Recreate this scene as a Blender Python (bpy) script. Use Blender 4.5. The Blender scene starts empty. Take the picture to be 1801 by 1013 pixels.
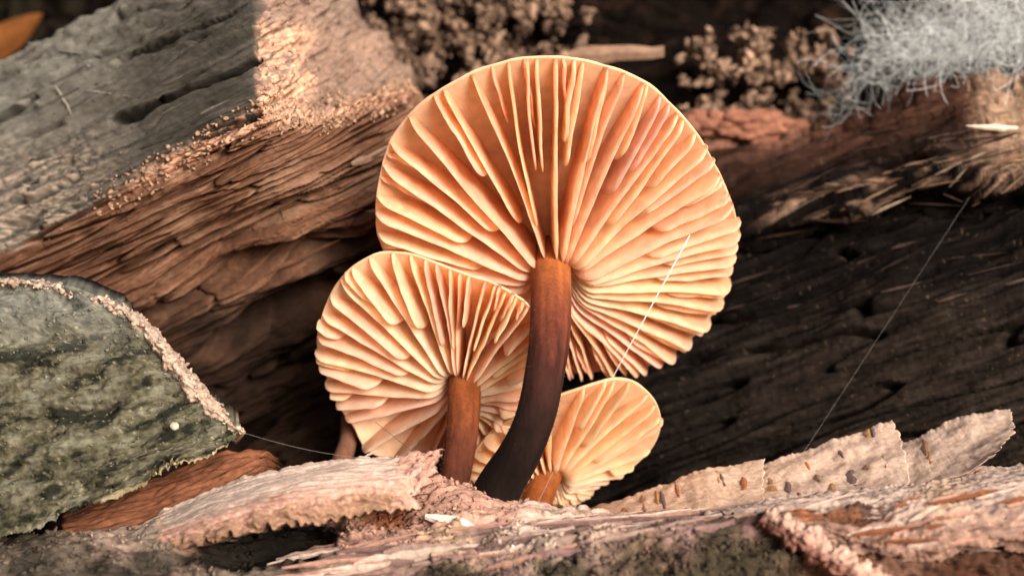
import bpy, math, random
import numpy as np
from mathutils import Vector

random.seed(7)
RNG = np.random.default_rng(11)
SC = bpy.context.scene
COL = SC.collection
SC.unit_settings.scale_length = 0.1          # one unit is ten centimetres: a close-up

# ------------------------------------------------------------------ camera
DC = 2.6                                      # distance to the plane of the caps
CZ = 0.80                                     # lens height over the forest floor
cam = bpy.data.cameras.new('camera')
cam_o = bpy.data.objects.new('camera', cam)
COL.objects.link(cam_o)
cam_o.location = (0, -DC, CZ)
cam_o.rotation_euler = (math.pi / 2, 0, 0)
cam.sensor_width = 36
cam.lens = 36 * DC / 1.801
cam.clip_start = 0.01
cam.clip_end = 500
cam.dof.use_dof = True
cam.dof.focus_distance = 2.53
cam.dof.aperture_fstop = 1.3
SC.camera = cam_o

# ------------------------------------------------------------------ sky, sun, exposure
SUN = Vector((0.46, -0.84, 0.29)).normalized()
elev = math.asin(SUN.z)
azim = math.atan2(SUN.x, SUN.y)
world = bpy.data.worlds.new('World')
SC.world = world
world.use_nodes = True
wn = world.node_tree.nodes
wl = world.node_tree.links
sky = wn.new('ShaderNodeTexSky')
sky.sky_type = 'NISHITA'
sky.sun_disc = False
sky.sun_elevation = max(elev, math.radians(14))
sky.sun_rotation = azim
sky.air_density = 0.6
sky.dust_density = 5.0
sky.ozone_density = 0.3
wl.new(sky.outputs[0], wn['Background'].inputs[0])
wn['Background'].inputs[1].default_value = 0.06
sl = bpy.data.lights.new('sun', 'SUN')
sl.energy = 3.8
sl.angle = math.radians(28)
sl.color = (1.0, 0.91, 0.80)
so = bpy.data.objects.new('sun', sl)
so.rotation_euler = (-SUN).to_track_quat('-Z', 'Y').to_euler()
so.location = SUN * 20
COL.objects.link(so)
SC.view_settings.view_transform = 'Standard'
SC.view_settings.look = 'None'
SC.view_settings.exposure = 1.0
SC.view_settings.gamma = 1
SC.cycles.max_bounces = 12
SC.cycles.diffuse_bounces = 9
SC.cycles.transmission_bounces = 8
SC.cycles.transparent_max_bounces = 8
SC.cycles.use_denoising = True
SC.cycles.sample_clamp_indirect = 6

# ------------------------------------------------------------------ helpers: places, noise
def at(p, y=None):
    """a place given by its bearing from the lens (in 1/1000 at the caps) and its own depth y"""
    p = np.asarray(p, float)
    if y is None:
        px, py, y = p[..., 0], p[..., 1], p[..., 2]
    else:
        px, py = p[..., 0], p[..., 1]
    s = (DC + y) / DC
    return np.stack([(px - 900.5) / 1000 * s, y + 0 * px, (506.5 - py) / 1000 * s + CZ], -1)

def _h(i, j, k, seed):
    n = (i.astype(np.uint32) * np.uint32(374761393) + j.astype(np.uint32) * np.uint32(668265263)
         + k.astype(np.uint32) * np.uint32(2147483647) + np.uint32(seed * 974711 & 0xffffffff))
    n = (n ^ (n >> np.uint32(13))) * np.uint32(1274126177)
    n = (n ^ (n >> np.uint32(16))) * np.uint32(2246822519)
    return n ^ (n >> np.uint32(15))

def noise(p, seed=0):
    p = np.asarray(p, float)
    f = np.floor(p)
    i = f.astype(np.int64)
    d = p - f
    w = d * d * d * (d * (d * 6 - 15) + 10)
    out = 0
    for a in (0, 1):
        for b in (0, 1):
            for c in (0, 1):
                hh = _h(i[..., 0] + a, i[..., 1] + b, i[..., 2] + c, seed)
                gx = (hh & np.uint32(1023)).astype(float) / 511.5 - 1
                gy = ((hh >> np.uint32(10)) & np.uint32(1023)).astype(float) / 511.5 - 1
                gz = ((hh >> np.uint32(20)) & np.uint32(1023)).astype(float) / 511.5 - 1
                g = gx * (d[..., 0] - a) + gy * (d[..., 1] - b) + gz * (d[..., 2] - c)
                wt = ((w[..., 0] if a else 1 - w[..., 0]) * (w[..., 1] if b else 1 - w[..., 1])
                      * (w[..., 2] if c else 1 - w[..., 2]))
                out = out + g * wt
    return out * 1.4

def fbm(p, octs=4, seed=0, gain=0.5):
    s, a, f = 0, 1.0, 1.0
    for o in range(octs):
        s = s + a * noise(p * f, seed + o * 17)
        a *= gain
        f *= 2.03
    return s

def ridged(p, octs=3, seed=0, gain=0.5):
    s, a, f = 0, 1.0, 1.0
    for o in range(octs):
        s = s + a * (1 - 2.2 * np.abs(noise(p * f, seed + o * 13)))
        a *= gain
        f *= 2.1
    return s

def smooth(a, b, x):
    t = np.clip((x - a) / (b - a), 0, 1)
    return t * t * (3 - 2 * t)

def lerp(a, b, t):
    return a + (b - a) * t

CUR = [None, None]
def grain(px, py, ang, lg, lc, z=0.0):
    """coordinates stretched along a grain running at angle ang (degrees, up to the right)"""
    if py is CUR[0]: py = CUR[1]
    t = math.radians(ang)
    g = px * math.cos(t) - py * math.sin(t)
    c = px * math.sin(t) + py * math.cos(t)
    return np.stack([g / lg, c / lc, 0 * g + z], -1)

def iso(px, py, l, z=0.0):
    if py is CUR[0]: py = CUR[1]
    return np.stack([px / l, py / l, 0 * px + z], -1)

def crom(a, n, sharp=0.0):
    """Catmull-Rom resampling of control rows along axis 0, mixed with straight lines by sharp"""
    a = np.asarray(a, float)
    m = len(a)
    t = np.linspace(0, m - 1, n)
    i = np.minimum(t.astype(int), m - 2)
    f = (t - i).reshape((-1,) + (1,) * (a.ndim - 1))
    e = np.concatenate([[2 * a[0] - a[1]], a, [2 * a[-1] - a[-2]]])
    p0, p1, p2, p3 = e[i], e[i + 1], e[i + 2], e[i + 3]
    c = 0.5 * (2 * p1 + (p2 - p0) * f + (2 * p0 - 5 * p1 + 4 * p2 - p3) * f ** 2
               + (3 * p1 - p0 - 3 * p2 + p3) * f ** 3)
    return lerp(c, p1 + (p2 - p1) * f, sharp)

# ------------------------------------------------------------------ helpers: objects
def tag(o, label=None, cat=None, group=None, kind=None):
    if label: o['label'] = label
    if cat: o['category'] = cat
    if group: o['group'] = group
    if kind: o['kind'] = kind
    return o

def empty(name, loc):
    o = bpy.data.objects.new(name, None)
    o.location = Vector(loc)
    o.empty_display_size = 0.05
    COL.objects.link(o)
    return o

def base_of(o):
    b = Vector((0, 0, 0))
    while o is not None:
        b += o.location
        o = o.parent
    return b

def obj(name, v, f, mat, parent=None, col=None, smooth_=True, loc=None):
    v = np.asarray(v, float).reshape(-1, 3)
    if parent is not None:
        org = np.array(base_of(parent))
    else:
        org = np.array(loc if loc is not None else (v[:, 0].mean(), v[:, 1].mean(), v[:, 2].min()))
    me = bpy.data.meshes.new(name)
    if isinstance(f, np.ndarray):
        n = len(f)
        k = f.shape[1]
        me.vertices.add(len(v))
        me.vertices.foreach_set('co', (v - org).astype(np.float32).ravel())
        me.loops.add(n * k)
        me.loops.foreach_set('vertex_index', f.astype(np.int32).ravel())
        me.polygons.add(n)
        me.polygons.foreach_set('loop_start', np.arange(0, n * k, k, dtype=np.int32))
        me.update(calc_edges=True)
    else:
        me.from_pydata((v - org).tolist(), [], [list(map(int, q)) for q in f])
    if smooth_:
        me.polygons.foreach_set('use_smooth', np.ones(len(me.polygons), bool))
    if col is not None:
        at_ = me.color_attributes.new('Col', 'FLOAT_COLOR', 'POINT')
        c = np.ones((len(v), 4), np.float32)
        c[:, :3] = np.clip(np.broadcast_to(np.asarray(col, float), (len(v), 3)), 0.002, 0.95)
        at_.data.foreach_set('color', c.ravel())
    me.materials.append(mat)
    o = bpy.data.objects.new(name, me)
    COL.objects.link(o)
    if parent is not None:
        o.parent = parent
    else:
        o.location = Vector(org)
    return o

def gridfaces(nv, nu, off=0, closed_u=False):
    i = np.arange(nv * nu).reshape(nv, nu) + off
    if closed_u:
        j = np.roll(i, -1, 1)
        a, b, c, d = i[:-1], j[:-1], j[1:], i[1:]
    else:
        a, b, c, d = i[:-1, :-1], i[:-1, 1:], i[1:, 1:], i[1:, :-1]
    return np.stack([a.ravel(), d.ravel(), c.ravel(), b.ravel()], -1)

class Sheet:
    """a body whose front is lofted from a net of control points (bearing, bearing, depth), roughened by real
    displacement; its rim is carried back so that it has thickness"""
    def __init__(s, net, nu, nv, disp=None, jag=None, sharp=0.0, back=(0, 0.15, 0), col=None, su=0.0, unroll=True, shift=None, ext=None):
        net = np.asarray(net, float)
        if ext:                                # carry the body on past the edge of the picture
            lo = net[:, :1] + (net[:, :1] - net[:, 1:2]) * ext[0]
            hi = net[:, -1:] + (net[:, -1:] - net[:, -2:-1]) * ext[1]
            net = np.concatenate(([lo] if ext[0] else []) + [net] + ([hi] if ext[1] else []), 1)
        g = crom(net, nv, sharp)
        g = np.swapaxes(crom(np.swapaxes(g, 0, 1), nu, su), 0, 1)
        U, V = np.meshgrid(np.linspace(0, 1, nu), np.linspace(0, 1, nv))
        px, py, yy = g[..., 0].copy(), g[..., 1].copy(), g[..., 2].copy()
        if jag:
            for side, (amp, ln, sc, sd) in jag.items():
                d = {'top': V, 'bottom': 1 - V, 'left': U, 'right': 1 - U}[side]
                al = px if side in ('top', 'bottom') else py
                n = fbm(np.stack([al / sc, 0 * al, 0 * al + sd], -1), 4, sd, 0.6) * amp * np.exp(-d / ln)
                if side in ('top', 'bottom'):
                    py += n
                else:
                    px += n
        s.px, s.py, s.U, s.V = px, py, U, V
        P = at(np.stack([px, py, yy], -1))
        arc = np.linalg.norm(np.diff(at(g), axis=0), axis=-1) * 1000      # relief follows the surface, not the view
        top_ = g[:1, :, 1]
        CUR[0], CUR[1] = py if unroll else None, np.concatenate([top_, top_ + np.cumsum(arc, 0)])
        du = np.gradient(P, axis=1)
        dv = np.gradient(P, axis=0)
        N = np.cross(dv, du)
        N /= np.linalg.norm(N, axis=-1, keepdims=True) + 1e-12
        if N[..., 1].mean() > 0: N = -N
        s.h = disp(px, py, U, V) if disp else 0 * px
        s.P = P + N * s.h[..., None]
        if shift: s.P = s.P + shift(px, py, U, V)
        s.N = N
        s.nu, s.nv = nu, nv
        s.back = np.asarray(back, float)
        s.col = col(px, py, U, V, s.h) if callable(col) else col
    def build(s, name, mat, parent=None, loc=None):
        nu, nv = s.nu, s.nv
        v = [s.P.reshape(-1, 3)]
        idx = np.arange(nu * nv).reshape(nv, nu)
        f = [gridfaces(nv, nu)]
        loop = np.concatenate([idx[0, :-1], idx[:-1, -1], idx[-1, :0:-1], idx[:0:-1, 0]])
        lp = v[0][loop]
        prev, off = loop, nu * nv
        cs = [np.broadcast_to(np.asarray(s.col, float), (nv, nu, 3)).reshape(-1, 3)]
        for t in (0.12, 0.4, 1.0):
            q = lp + s.back * t
            if t < 1:
                q = q + 0.15 * np.linalg.norm(s.back) * fbm(lp * 25 + t, 3, 5)[:, None] * np.array([1, 0.2, 1]) * 0.25
            v.append(q)
            cs.append(cs[0][loop])
            cur = np.arange(len(loop)) + off
            off += len(loop)
            f.append(np.stack([prev, np.roll(prev, -1), np.roll(cur, -1), cur], -1))
            prev = cur
        cen = (lp + s.back).mean(0)
        v.append(cen[None])
        cs.append(cs[0].mean(0)[None])
        ci = np.full(len(loop), off)
        f.append(np.stack([prev, np.roll(prev, -1), ci, ci], -1)[:, :4])
        F = np.concatenate(f[:-1])
        tri = np.stack([prev, np.roll(prev, -1), ci], -1)
        faces = F.tolist() + tri.tolist() if False else None
        V_ = np.concatenate(v)
        C_ = np.concatenate(cs)
        # the closing fan as quads over pairs of rim points
        m = len(prev) // 2 * 2
        quad = np.stack([prev[0:m:2], np.roll(prev, -1)[0:m:2], np.roll(prev, -2)[0:m:2], ci[0:m:2]], -1)
        F = np.concatenate([F, quad])
        return obj(name, V_, F, mat, parent, C_, True, loc)
    def near(s, px, py):
        k = np.argmin((s.px - px) ** 2 + (s.py - py) ** 2)
        return s.P.reshape(-1, 3)[k], s.N.reshape(-1, 3)[k]

def hexl(h):
    h = h.lstrip('#')
    c = np.array([int(h[i:i + 2], 16) / 255 for i in (0, 2, 4)])
    return np.where(c <= 0.04045, c / 12.92, ((c + 0.055) / 1.055) ** 2.4)

def zones(px, py, anchors, warp=26, sd=3, p=3.2):
    """colours of the wood and of its dark hole: each patch spreads round its anchor with an uneven border"""
    qx = px + warp * fbm(iso(px, py, 60, 0.3), 4, sd, 0.6)
    qy = py + warp * fbm(iso(px, py, 60, 7.3), 4, sd + 5, 0.6)
    W = 0
    C = 0
    for x, y, r, c in anchors:
        d = np.sqrt((qx - x) ** 2 + ((qy - y) * 1.3) ** 2) / r
        w = 1 / (0.15 + d ** p)
        W = W + w
        C = C + w[..., None] * np.asarray(c)
    return C / W[..., None]

# ------------------------------------------------------------------ materials
def mat_new(name):
    m = bpy.data.materials.new(name)
    m.use_nodes = True
    return m, m.node_tree.nodes, m.node_tree.links, m.node_tree.nodes['Principled BSDF']

def wood(name, rough=0.85, spec=0.25, bump=0.35, bscale=90, vary=0.45, stretch=(1, 1, 1), dist=0.004, sheen=0.0, gain=1.0):
    m, n, l, b = mat_new(name)
    a = n.new('ShaderNodeAttribute'); a.attribute_name = 'Col'
    tc = n.new('ShaderNodeTexCoord')
    mp = n.new('ShaderNodeMapping'); mp.inputs['Scale'].default_value = stretch
    l.new(tc.outputs['Object'], mp.inputs[0])
    t1 = n.new('ShaderNodeTexNoise'); t1.inputs['Scale'].default_value = bscale; t1.inputs['Detail'].default_value = 5
    t1.inputs['Roughness'].default_value = 0.65
    t2 = n.new('ShaderNodeTexNoise'); t2.inputs['Scale'].default_value = bscale * 0.22; t2.inputs['Detail'].default_value = 6
    l.new(mp.outputs[0], t1.inputs['Vector']); l.new(mp.outputs[0], t2.inputs['Vector'])
    r1 = n.new('ShaderNodeMapRange'); r1.inputs[1].default_value = 0.3; r1.inputs[2].default_value = 0.7
    r1.inputs[3].default_value = (1 - vary) * gain; r1.inputs[4].default_value = (1 + vary * 0.9) * gain
    l.new(t1.outputs[0], r1.inputs[0])
    r2 = n.new('ShaderNodeMapRange'); r2.inputs[1].default_value = 0.3; r2.inputs[2].default_value = 0.7
    r2.inputs[3].default_value = 1 - vary * 0.5; r2.inputs[4].default_value = 1 + vary * 0.5
    l.new(t2.outputs[0], r2.inputs[0])
    mu = n.new('ShaderNodeMath'); mu.operation = 'MULTIPLY'
    l.new(r1.outputs[0], mu.inputs[0]); l.new(r2.outputs[0], mu.inputs[1])
    vm = n.new('ShaderNodeVectorMath'); vm.operation = 'SCALE'
    l.new(a.outputs['Color'], vm.inputs[0]); l.new(mu.outputs[0], vm.inputs['Scale'])
    l.new(vm.outputs[0], b.inputs['Base Color'])
    b.inputs['Roughness'].default_value = rough
    b.inputs['Specular IOR Level'].default_value = spec
    if sheen:
        b.inputs['Sheen Weight'].default_value = sheen
        b.inputs['Sheen Roughness'].default_value = 0.4
    bp = n.new('ShaderNodeBump'); bp.inputs['Strength'].default_value = bump; bp.inputs['Distance'].default_value = dist
    l.new(t1.outputs[0], bp.inputs['Height']); l.new(bp.outputs[0], b.inputs['Normal'])
    return m

def flesh(name, trans, rough=0.5, spec=0.3, vary=0.12):
    """mushroom flesh: part of the light that falls on a thin blade comes out on the other side"""
    m, n, l, b = mat_new(name)
    a = n.new('ShaderNodeAttribute'); a.attribute_name = 'Col'
    tc = n.new('ShaderNodeTexCoord')
    t1 = n.new('ShaderNodeTexNoise'); t1.inputs['Scale'].default_value = 45; t1.inputs['Detail'].default_value = 4
    l.new(tc.outputs['Object'], t1.inputs['Vector'])
    r1 = n.new('ShaderNodeMapRange'); r1.inputs[1].default_value = 0.3; r1.inputs[2].default_value = 0.7
    r1.inputs[3].default_value = 1 - vary; r1.inputs[4].default_value = 1 + vary
    l.new(t1.outputs[0], r1.inputs[0])
    vm = n.new('ShaderNodeVectorMath'); vm.operation = 'SCALE'
    l.new(a.outputs['Color'], vm.inputs[0]); l.new(r1.outputs[0], vm.inputs['Scale'])
    l.new(vm.outputs[0], b.inputs['Base Color'])
    b.inputs['Roughness'].default_value = rough
    b.inputs['Specular IOR Level'].default_value = spec
    t3 = n.new('ShaderNodeTexNoise'); t3.inputs['Scale'].default_value = 400; t3.inputs['Detail'].default_value = 2
    l.new(tc.outputs['Object'], t3.inputs['Vector'])
    bp = n.new('ShaderNodeBump'); bp.inputs['Strength'].default_value = 0.15; bp.inputs['Distance'].default_value = 0.001
    l.new(t3.outputs[0], bp.inputs['Height']); l.new(bp.outputs[0], b.inputs['Normal'])
    if trans:
        tr = n.new('ShaderNodeBsdfTranslucent')
        hs = n.new('ShaderNodeHueSaturation'); hs.inputs['Saturation'].default_value = 1.04
        l.new(vm.outputs[0], hs.inputs['Color']); l.new(hs.outputs[0], tr.inputs[0])
        mx = n.new('ShaderNodeMixShader'); mx.inputs[0].default_value = trans
        l.new(b.outputs[0], mx.inputs[1]); l.new(tr.outputs[0], mx.inputs[2])
        l.new(mx.outputs[0], n['Material Output'].inputs[0])
    return m

M_WEATHER = wood('weathered_wood', 0.9, 0.05, 0.3, 90, 0.3, (0.7, 1, 1.3), gain=0.62)
M_DARK = wood('dark_rotten_wood', 0.8, 0.03, 0.25, 70, 0.4, (0.5, 1, 1.8), gain=0.26)
M_BARK = wood('mossy_bark', 0.9, 0.05, 0.35, 60, 0.4, gain=0.62)
M_PALE = wood('pale_bark', 0.8, 0.2, 0.4, 120, 0.25, gain=0.82)
M_CRUMB = wood('crumbled_wood', 0.9, 0.04, 0.4, 90, 0.35, gain=0.66)
M_GROUND = wood('forest_floor', 0.95, 0.1, 0.8, 18, 0.6, dist=0.03)
M_GILL = flesh('gill_flesh', 0.70)
M_CAP = flesh('cap_flesh', 0.5, 0.4, 0.3)
M_STEM = wood('velvet_stem', 0.8, 0.05, 0.3, 160, 0.25, (1, 1, 0.25), 0.002, sheen=0.02)
M_SILK, n_, l_, b_ = mat_new('silk')
b_.inputs['Base Color'].default_value = (0.85, 0.83, 0.8, 1)
b_.inputs['Roughness'].default_value = 0.3
tcn = n_.new('ShaderNodeTexNoise'); tcn.inputs['Scale'].default_value = 60
rr = n_.new('ShaderNodeMapRange'); rr.inputs[3].default_value = 0.2; rr.inputs[4].default_value = 0.5
l_.new(tcn.outputs[0], rr.inputs[0]); l_.new(rr.outputs[0], b_.inputs['Roughness'])
M_FAINT = M_SILK.copy(); M_FAINT.name = 'faint_silk'
M_FAINT.node_tree.nodes['Principled BSDF'].inputs['Base Color'].default_value = (0.16, 0.15, 0.14, 1)
M_MOULD = flesh('mould_threads', 0.15, 0.8, 0.1)

# ------------------------------------------------------------------ the setting: forest floor
def ground():
    n = 140
    x = np.linspace(-1, 1, n)
    x = np.sign(x) * np.abs(x) ** 3 * 60
    X, Y = np.meshgrid(x, x + 1.0)
    P = np.stack([X, Y, 0 * X], -1)
    P[..., 2] = -0.02 + 0.05 * fbm(P * np.array([0.8, 0.8, 0]) + 3, 4, 31)
    P[..., 2] = np.minimum(P[..., 2], 0.05)
    c = lerp(np.array([.24, .17, .10]), np.array([.46, .33, .20]), smooth(-0.4, 0.4, fbm(P * 2.0, 3, 8))[..., None])
    o = obj('ground', P.reshape(-1, 3), gridfaces(n, n), M_GROUND, None, c.reshape(-1, 3), True, (0, 0, 0))
    o['kind'] = 'structure'
ground()

# ------------------------------------------------------------------ the weathered log behind, upper side
PALEPINK = np.array([0.50, 0.30, 0.21])
GREY = np.array([0.125, 0.113, 0.098])
BROWN = np.array([0.18, 0.086, 0.052])
BLACK = np.array([0.022, 0.015, 0.012])

def log_disp(px, py, U, V):
    top = smooth(0.385, 0.365, V)            # weathered side over the ridge
    low = 1 - top
    endm = smooth(450, 462, px) * top        # broken end
    g = grain(px, py, 27, 150, 9, 1.0)
    h = (0.012 * fbm(g, 3, 1, 0.5) + 0.0045 * ridged(grain(px, py, 27, 220, 6, 3.0), 2, 14)) * (1 - endm)
    h += 0.008 * fbm(iso(px, py, 90, 2.0), 3, 2, 0.4)
    # long drying cracks
    cr = np.abs(noise(grain(px, py, 27, 210, 34, 5.0), 9)) 
    h -= 0.030 * np.exp(-(cr / 0.035) ** 2) * (1 - endm) * smooth(-0.1, 0.2, noise(iso(px, py, 120, 1), 4))
    # crumbly broken end and ridge
    cr2 = fbm(iso(px, py, 14, 3.0), 4, 6, 0.62)
    ridge = np.exp(-((V - 0.375) / 0.045) ** 2)
    h += (0.006 * cr2 + 0.012 * fbm(grain(px, py, 30, 55, 13, 3), 4, 7, .55) + 0.022 * fbm(iso(px, py, 55, 9), 3, 8)) * np.clip(endm + ridge * smooth(150, 330, px), 0, 1)
    # knobbly upper rim
    h += 0.012 * fbm(grain(px, py, 27, 40, 14, 4.0), 3, 12) * smooth(0.16, 0.02, V) * smooth(480, 430, px)
    # flaking patch low on the weathered side
    fl = smooth(230, 150, px) * smooth(200, 290, py) * top
    h += fl * 0.014 * np.abs(fbm(grain(px, py, 20, 30, 10, 3.0), 4, 15))
    # split face below: stepped fibres and deep voids
    h += low * 0.012 * ridged(grain(px, py, 25, 520, 22, 2.0), 4, 21, 0.5)
    h += low * 0.016 * fbm(grain(px, py, 25, 520, 60, 2.0), 3, 23)
    lk = np.abs(noise(grain(px, py, 25, 420, 40, 6.0), 27))
    h -= low * 0.035 * np.exp(-(lk / 0.03) ** 2)
    vd = noise(grain(px, py, 25, 420, 70, 8.0), 25)
    h -= low * smooth(0.5, 0.75, V) * 0.10 * smooth(0.05, 0.35, vd)
    h -= 0.05 * np.exp(-((py - (412 - (px - 640) * 0.45)) / 9) ** 2) * smooth(470, 560, px) * low
    return h

def log_shift(px, py, U, V):
    """deep narrow drying cracks"""
    m = 0
    for (cx, cy, sl_, x0, x1, w0, w1, dp) in ((205, 217, .44, 195, 464, 9, 5, .085), (350, 247, .42, 345, 464, 3, 6, .06), (20, 200, .55, -60, 70, 6, 4, .05), (250, 92, .43, 200, 440, 3.5, 3.5, .03)):
        c2 = np.abs((py - (cy - (px - cx) * sl_)) + 3 * noise(iso(px, py, 45, .37), 3))
        w = lerp(w0, w1, np.clip((px - x0) / (x1 - x0), 0, 1))
        m = np.maximum(m, dp * np.exp(-(c2 / w) ** 4) * smooth(x0, x0 + 30, px) * smooth(x1, x1 - 10, px))
    return m[..., None] * np.array([0.15, 2.6, -0.45])

def log_col(px, py, U, V, h):
    top = smooth(0.39, 0.36, V + 0.02 * fbm(iso(px, py, 30), 3, 3))
    endm = smooth(448, 462, px + 5 * noise(iso(px, py, 10), 3))
    st = fbm(grain(px, py, 26, 240, 7, 1.0), 4, 31, 0.6)
    sp = fbm(iso(px, py, 9, 1.0), 3, 33, 0.6)
    grey = GREY * (1 + 0.55 * st + 0.2 * sp)[..., None]
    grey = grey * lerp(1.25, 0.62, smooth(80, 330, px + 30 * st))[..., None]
    grey = lerp(grey, np.array([0.36, 0.285, 0.23]) * (1 + 0.4 * sp[..., None]),
                (smooth(240, 120, px) * smooth(230, 300, py) * smooth(-0.3, 0.4, st))[..., None])
    grey = lerp(grey, np.array([0.19, 0.185, 0.165]), (smooth(0.2, 0.05, V) * smooth(300, 120, px))[..., None] * 0.7)
    end = lerp(np.array([0.95, 0.56, 0.38]), np.array([0.36, 0.24, 0.19]), smooth(-0.3, 0.4, sp + 0.5 * fbm(iso(px, py, 50), 3, 2))[..., None])  # pink broken wood, its sunlit strip brightened in the colour
    end = lerp(end, np.array([0.27, 0.19, 0.155]) * (1 + .4 * sp)[..., None], (smooth(525, 570, px + 30 * fbm(iso(px, py, 40, 3), 3, 5)) * .8)[..., None])  # greyer away from the corner: wood tone plus shade painted in
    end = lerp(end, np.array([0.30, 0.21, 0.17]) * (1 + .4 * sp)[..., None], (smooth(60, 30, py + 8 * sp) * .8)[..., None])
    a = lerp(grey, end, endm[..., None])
    br = BROWN * (1 + 0.45 * st + 0.25 * sp)[..., None]
    br = lerp(br, np.array([0.29, 0.17, 0.115]), (smooth(0.1, 0.5, st + 0.6 * fbm(iso(px, py, 90, 4), 3, 7)) * 0.7)[..., None])
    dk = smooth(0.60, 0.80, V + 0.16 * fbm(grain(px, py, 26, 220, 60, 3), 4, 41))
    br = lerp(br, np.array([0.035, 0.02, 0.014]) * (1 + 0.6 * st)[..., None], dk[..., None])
    rd = np.exp(-((V - 0.375) / 0.03) ** 2) * smooth(170, 330, px) * smooth(-0.5, 0.2, sp)
    c = lerp(br, a, top[..., None])
    return lerp(c, np.array([0.85, 0.48, 0.33]), np.clip(rd, 0, 1)[..., None])  # pink crumbly ridge, the sun on it painted in as brighter colour

net = [
 [(-90,150,.50),(40,90,.46),(170,25,.42),(300,-45,.36),(450,-80,.22),(540,-60,.42),(610,0,.58),(670,65,.62),(720,130,.62)],
 [(-90,290,.40),(40,225,.35),(170,160,.29),(300,85,.22),(452,40,.12),(520,50,.30),(590,80,.44),(650,110,.52),(715,145,.57)],
 [(-90,420,.32),(40,370,.27),(170,300,.20),(310,220,.12),(455,150,.05),(515,160,.17),(580,165,.30),(645,155,.42),(715,155,.52)],
 [(-90,495,.28),(40,430,.24),(190,350,.16),(330,275,.09),(462,205,.035),(535,215,.09),(600,202,.20),(660,180,.32),(725,168,.45)],
 [(-90,560,.28),(50,500,.25),(210,420,.18),(350,350,.12),(480,290,.07),(560,275,.11),(630,255,.20),(690,240,.30),(760,225,.42)],
 [(-90,640,.30),(60,590,.27),(230,510,.22),(370,450,.17),(500,400,.14),(590,370,.17),(660,345,.24),(720,330,.34),(790,310,.46)],
 [(-90,760,.38),(80,720,.36),(250,640,.33),(400,570,.29),(530,500,.27),(620,460,.29),(690,440,.34),(760,420,.42),(830,400,.50)],
 [(-90,880,.52),(100,860,.52),(280,790,.50),(430,720,.48),(560,650,.47),(660,600,.47),(730,560,.48),(800,540,.50),(870,520,.55)],
 [(-90,990,.55),(100,980,.52),(300,950,.48),(450,930,.44),(600,900,.42),(700,880,.42),(780,860,.42),(850,850,.44),(920,840,.46)],
]
weathered = empty('weathered_log', at((330, 1010, .5)) * np.array([1, 1, 0]))
tag(weathered, 'grey weathered log with a crumbly broken end and brown split underside', 'log')
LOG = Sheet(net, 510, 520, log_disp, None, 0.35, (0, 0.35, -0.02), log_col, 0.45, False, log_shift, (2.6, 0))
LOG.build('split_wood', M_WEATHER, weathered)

# ------------------------------------------------------------------ the dark log on the other side
def dark_disp(px, py, U, V):
    h = 0.012 * ridged(grain(px, py, 20, 260, 20, 1.0), 4, 51, 0.5) * smooth(0.62, 0.5, V)
    h += 0.006 * ridged(grain(px, py, 17, 300, 34, 2.0), 3, 53, 0.45) * smooth(0.5, 0.65, V)
    h += 0.025 * fbm(grain(px, py, 18, 180, 70, 4.0), 3, 55)
    h += 0.018 * ridged(grain(px, py, 21, 520, 34, 6.0), 3, 60, 0.5) * smooth(0.2, 0.3, V) * smooth(0.75, 0.55, V)
    ck = np.abs(noise(grain(px, py, 19, 420, 46, 3.0), 65))
    h -= 0.05 * np.exp(-(ck / 0.03) ** 2) * smooth(0.28, 0.36, V)
    h += 0.0022 * fbm(iso(px, py, 14, 3.0), 3, 57, 0.55)
    led = np.exp(-((V - 0.25) / 0.035) ** 2)
    h += led * 0.016 * fbm(grain(px, py, 17, 220, 14, 2), 3, 58, 0.5)
    h -= 0.04 * smooth(0.1, 0.4, noise(grain(px, py, 20, 220, 26, 9.0), 59)) * smooth(0.6, 0.45, V)
    return h

def dark_col(px, py, U, V, h):
    st = fbm(grain(px, py, 20, 150, 10, 1.0), 4, 61, 0.6)
    sp = fbm(iso(px, py, 10, 1.0), 3, 63, 0.6)
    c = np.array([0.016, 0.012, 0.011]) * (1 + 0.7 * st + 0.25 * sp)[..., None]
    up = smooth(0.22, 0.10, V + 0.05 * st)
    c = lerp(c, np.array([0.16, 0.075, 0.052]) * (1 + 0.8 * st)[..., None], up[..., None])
    rd = smooth(1450, 1350, px) * smooth(0.1, 0.02, V)
    c = lerp(c, np.array([0.80, 0.38, 0.27]), (rd * 0.8)[..., None])
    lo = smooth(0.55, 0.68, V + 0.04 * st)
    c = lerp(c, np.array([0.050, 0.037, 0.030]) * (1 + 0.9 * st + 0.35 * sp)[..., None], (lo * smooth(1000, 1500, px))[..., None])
    led = np.exp(-((V - 0.245 + 0.02 * st) / 0.03) ** 2) * smooth(0.0, 0.4, fbm(grain(px, py, 16, 130, 9, 2), 4, 66, .6)) * smooth(1290, 1420, px)
    c = lerp(c, np.array([0.80, 0.50, 0.36]), (led * 0.9)[..., None])
    rt = smooth(1690, 1770, px + 22 * sp) * smooth(0.16, 0.08, np.abs(V - 0.11) + 0.03 * sp)
    c = lerp(c, np.array([0.95, 0.60, 0.42]) * (1 + 0.4 * sp)[..., None], rt[..., None])
    fl = smooth(0.62, 0.75, fbm(iso(px, py, 7, 5), 2, 68))
    return lerp(c, np.array([0.3, 0.2, 0.14]), (fl * 0.7)[..., None])

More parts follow.
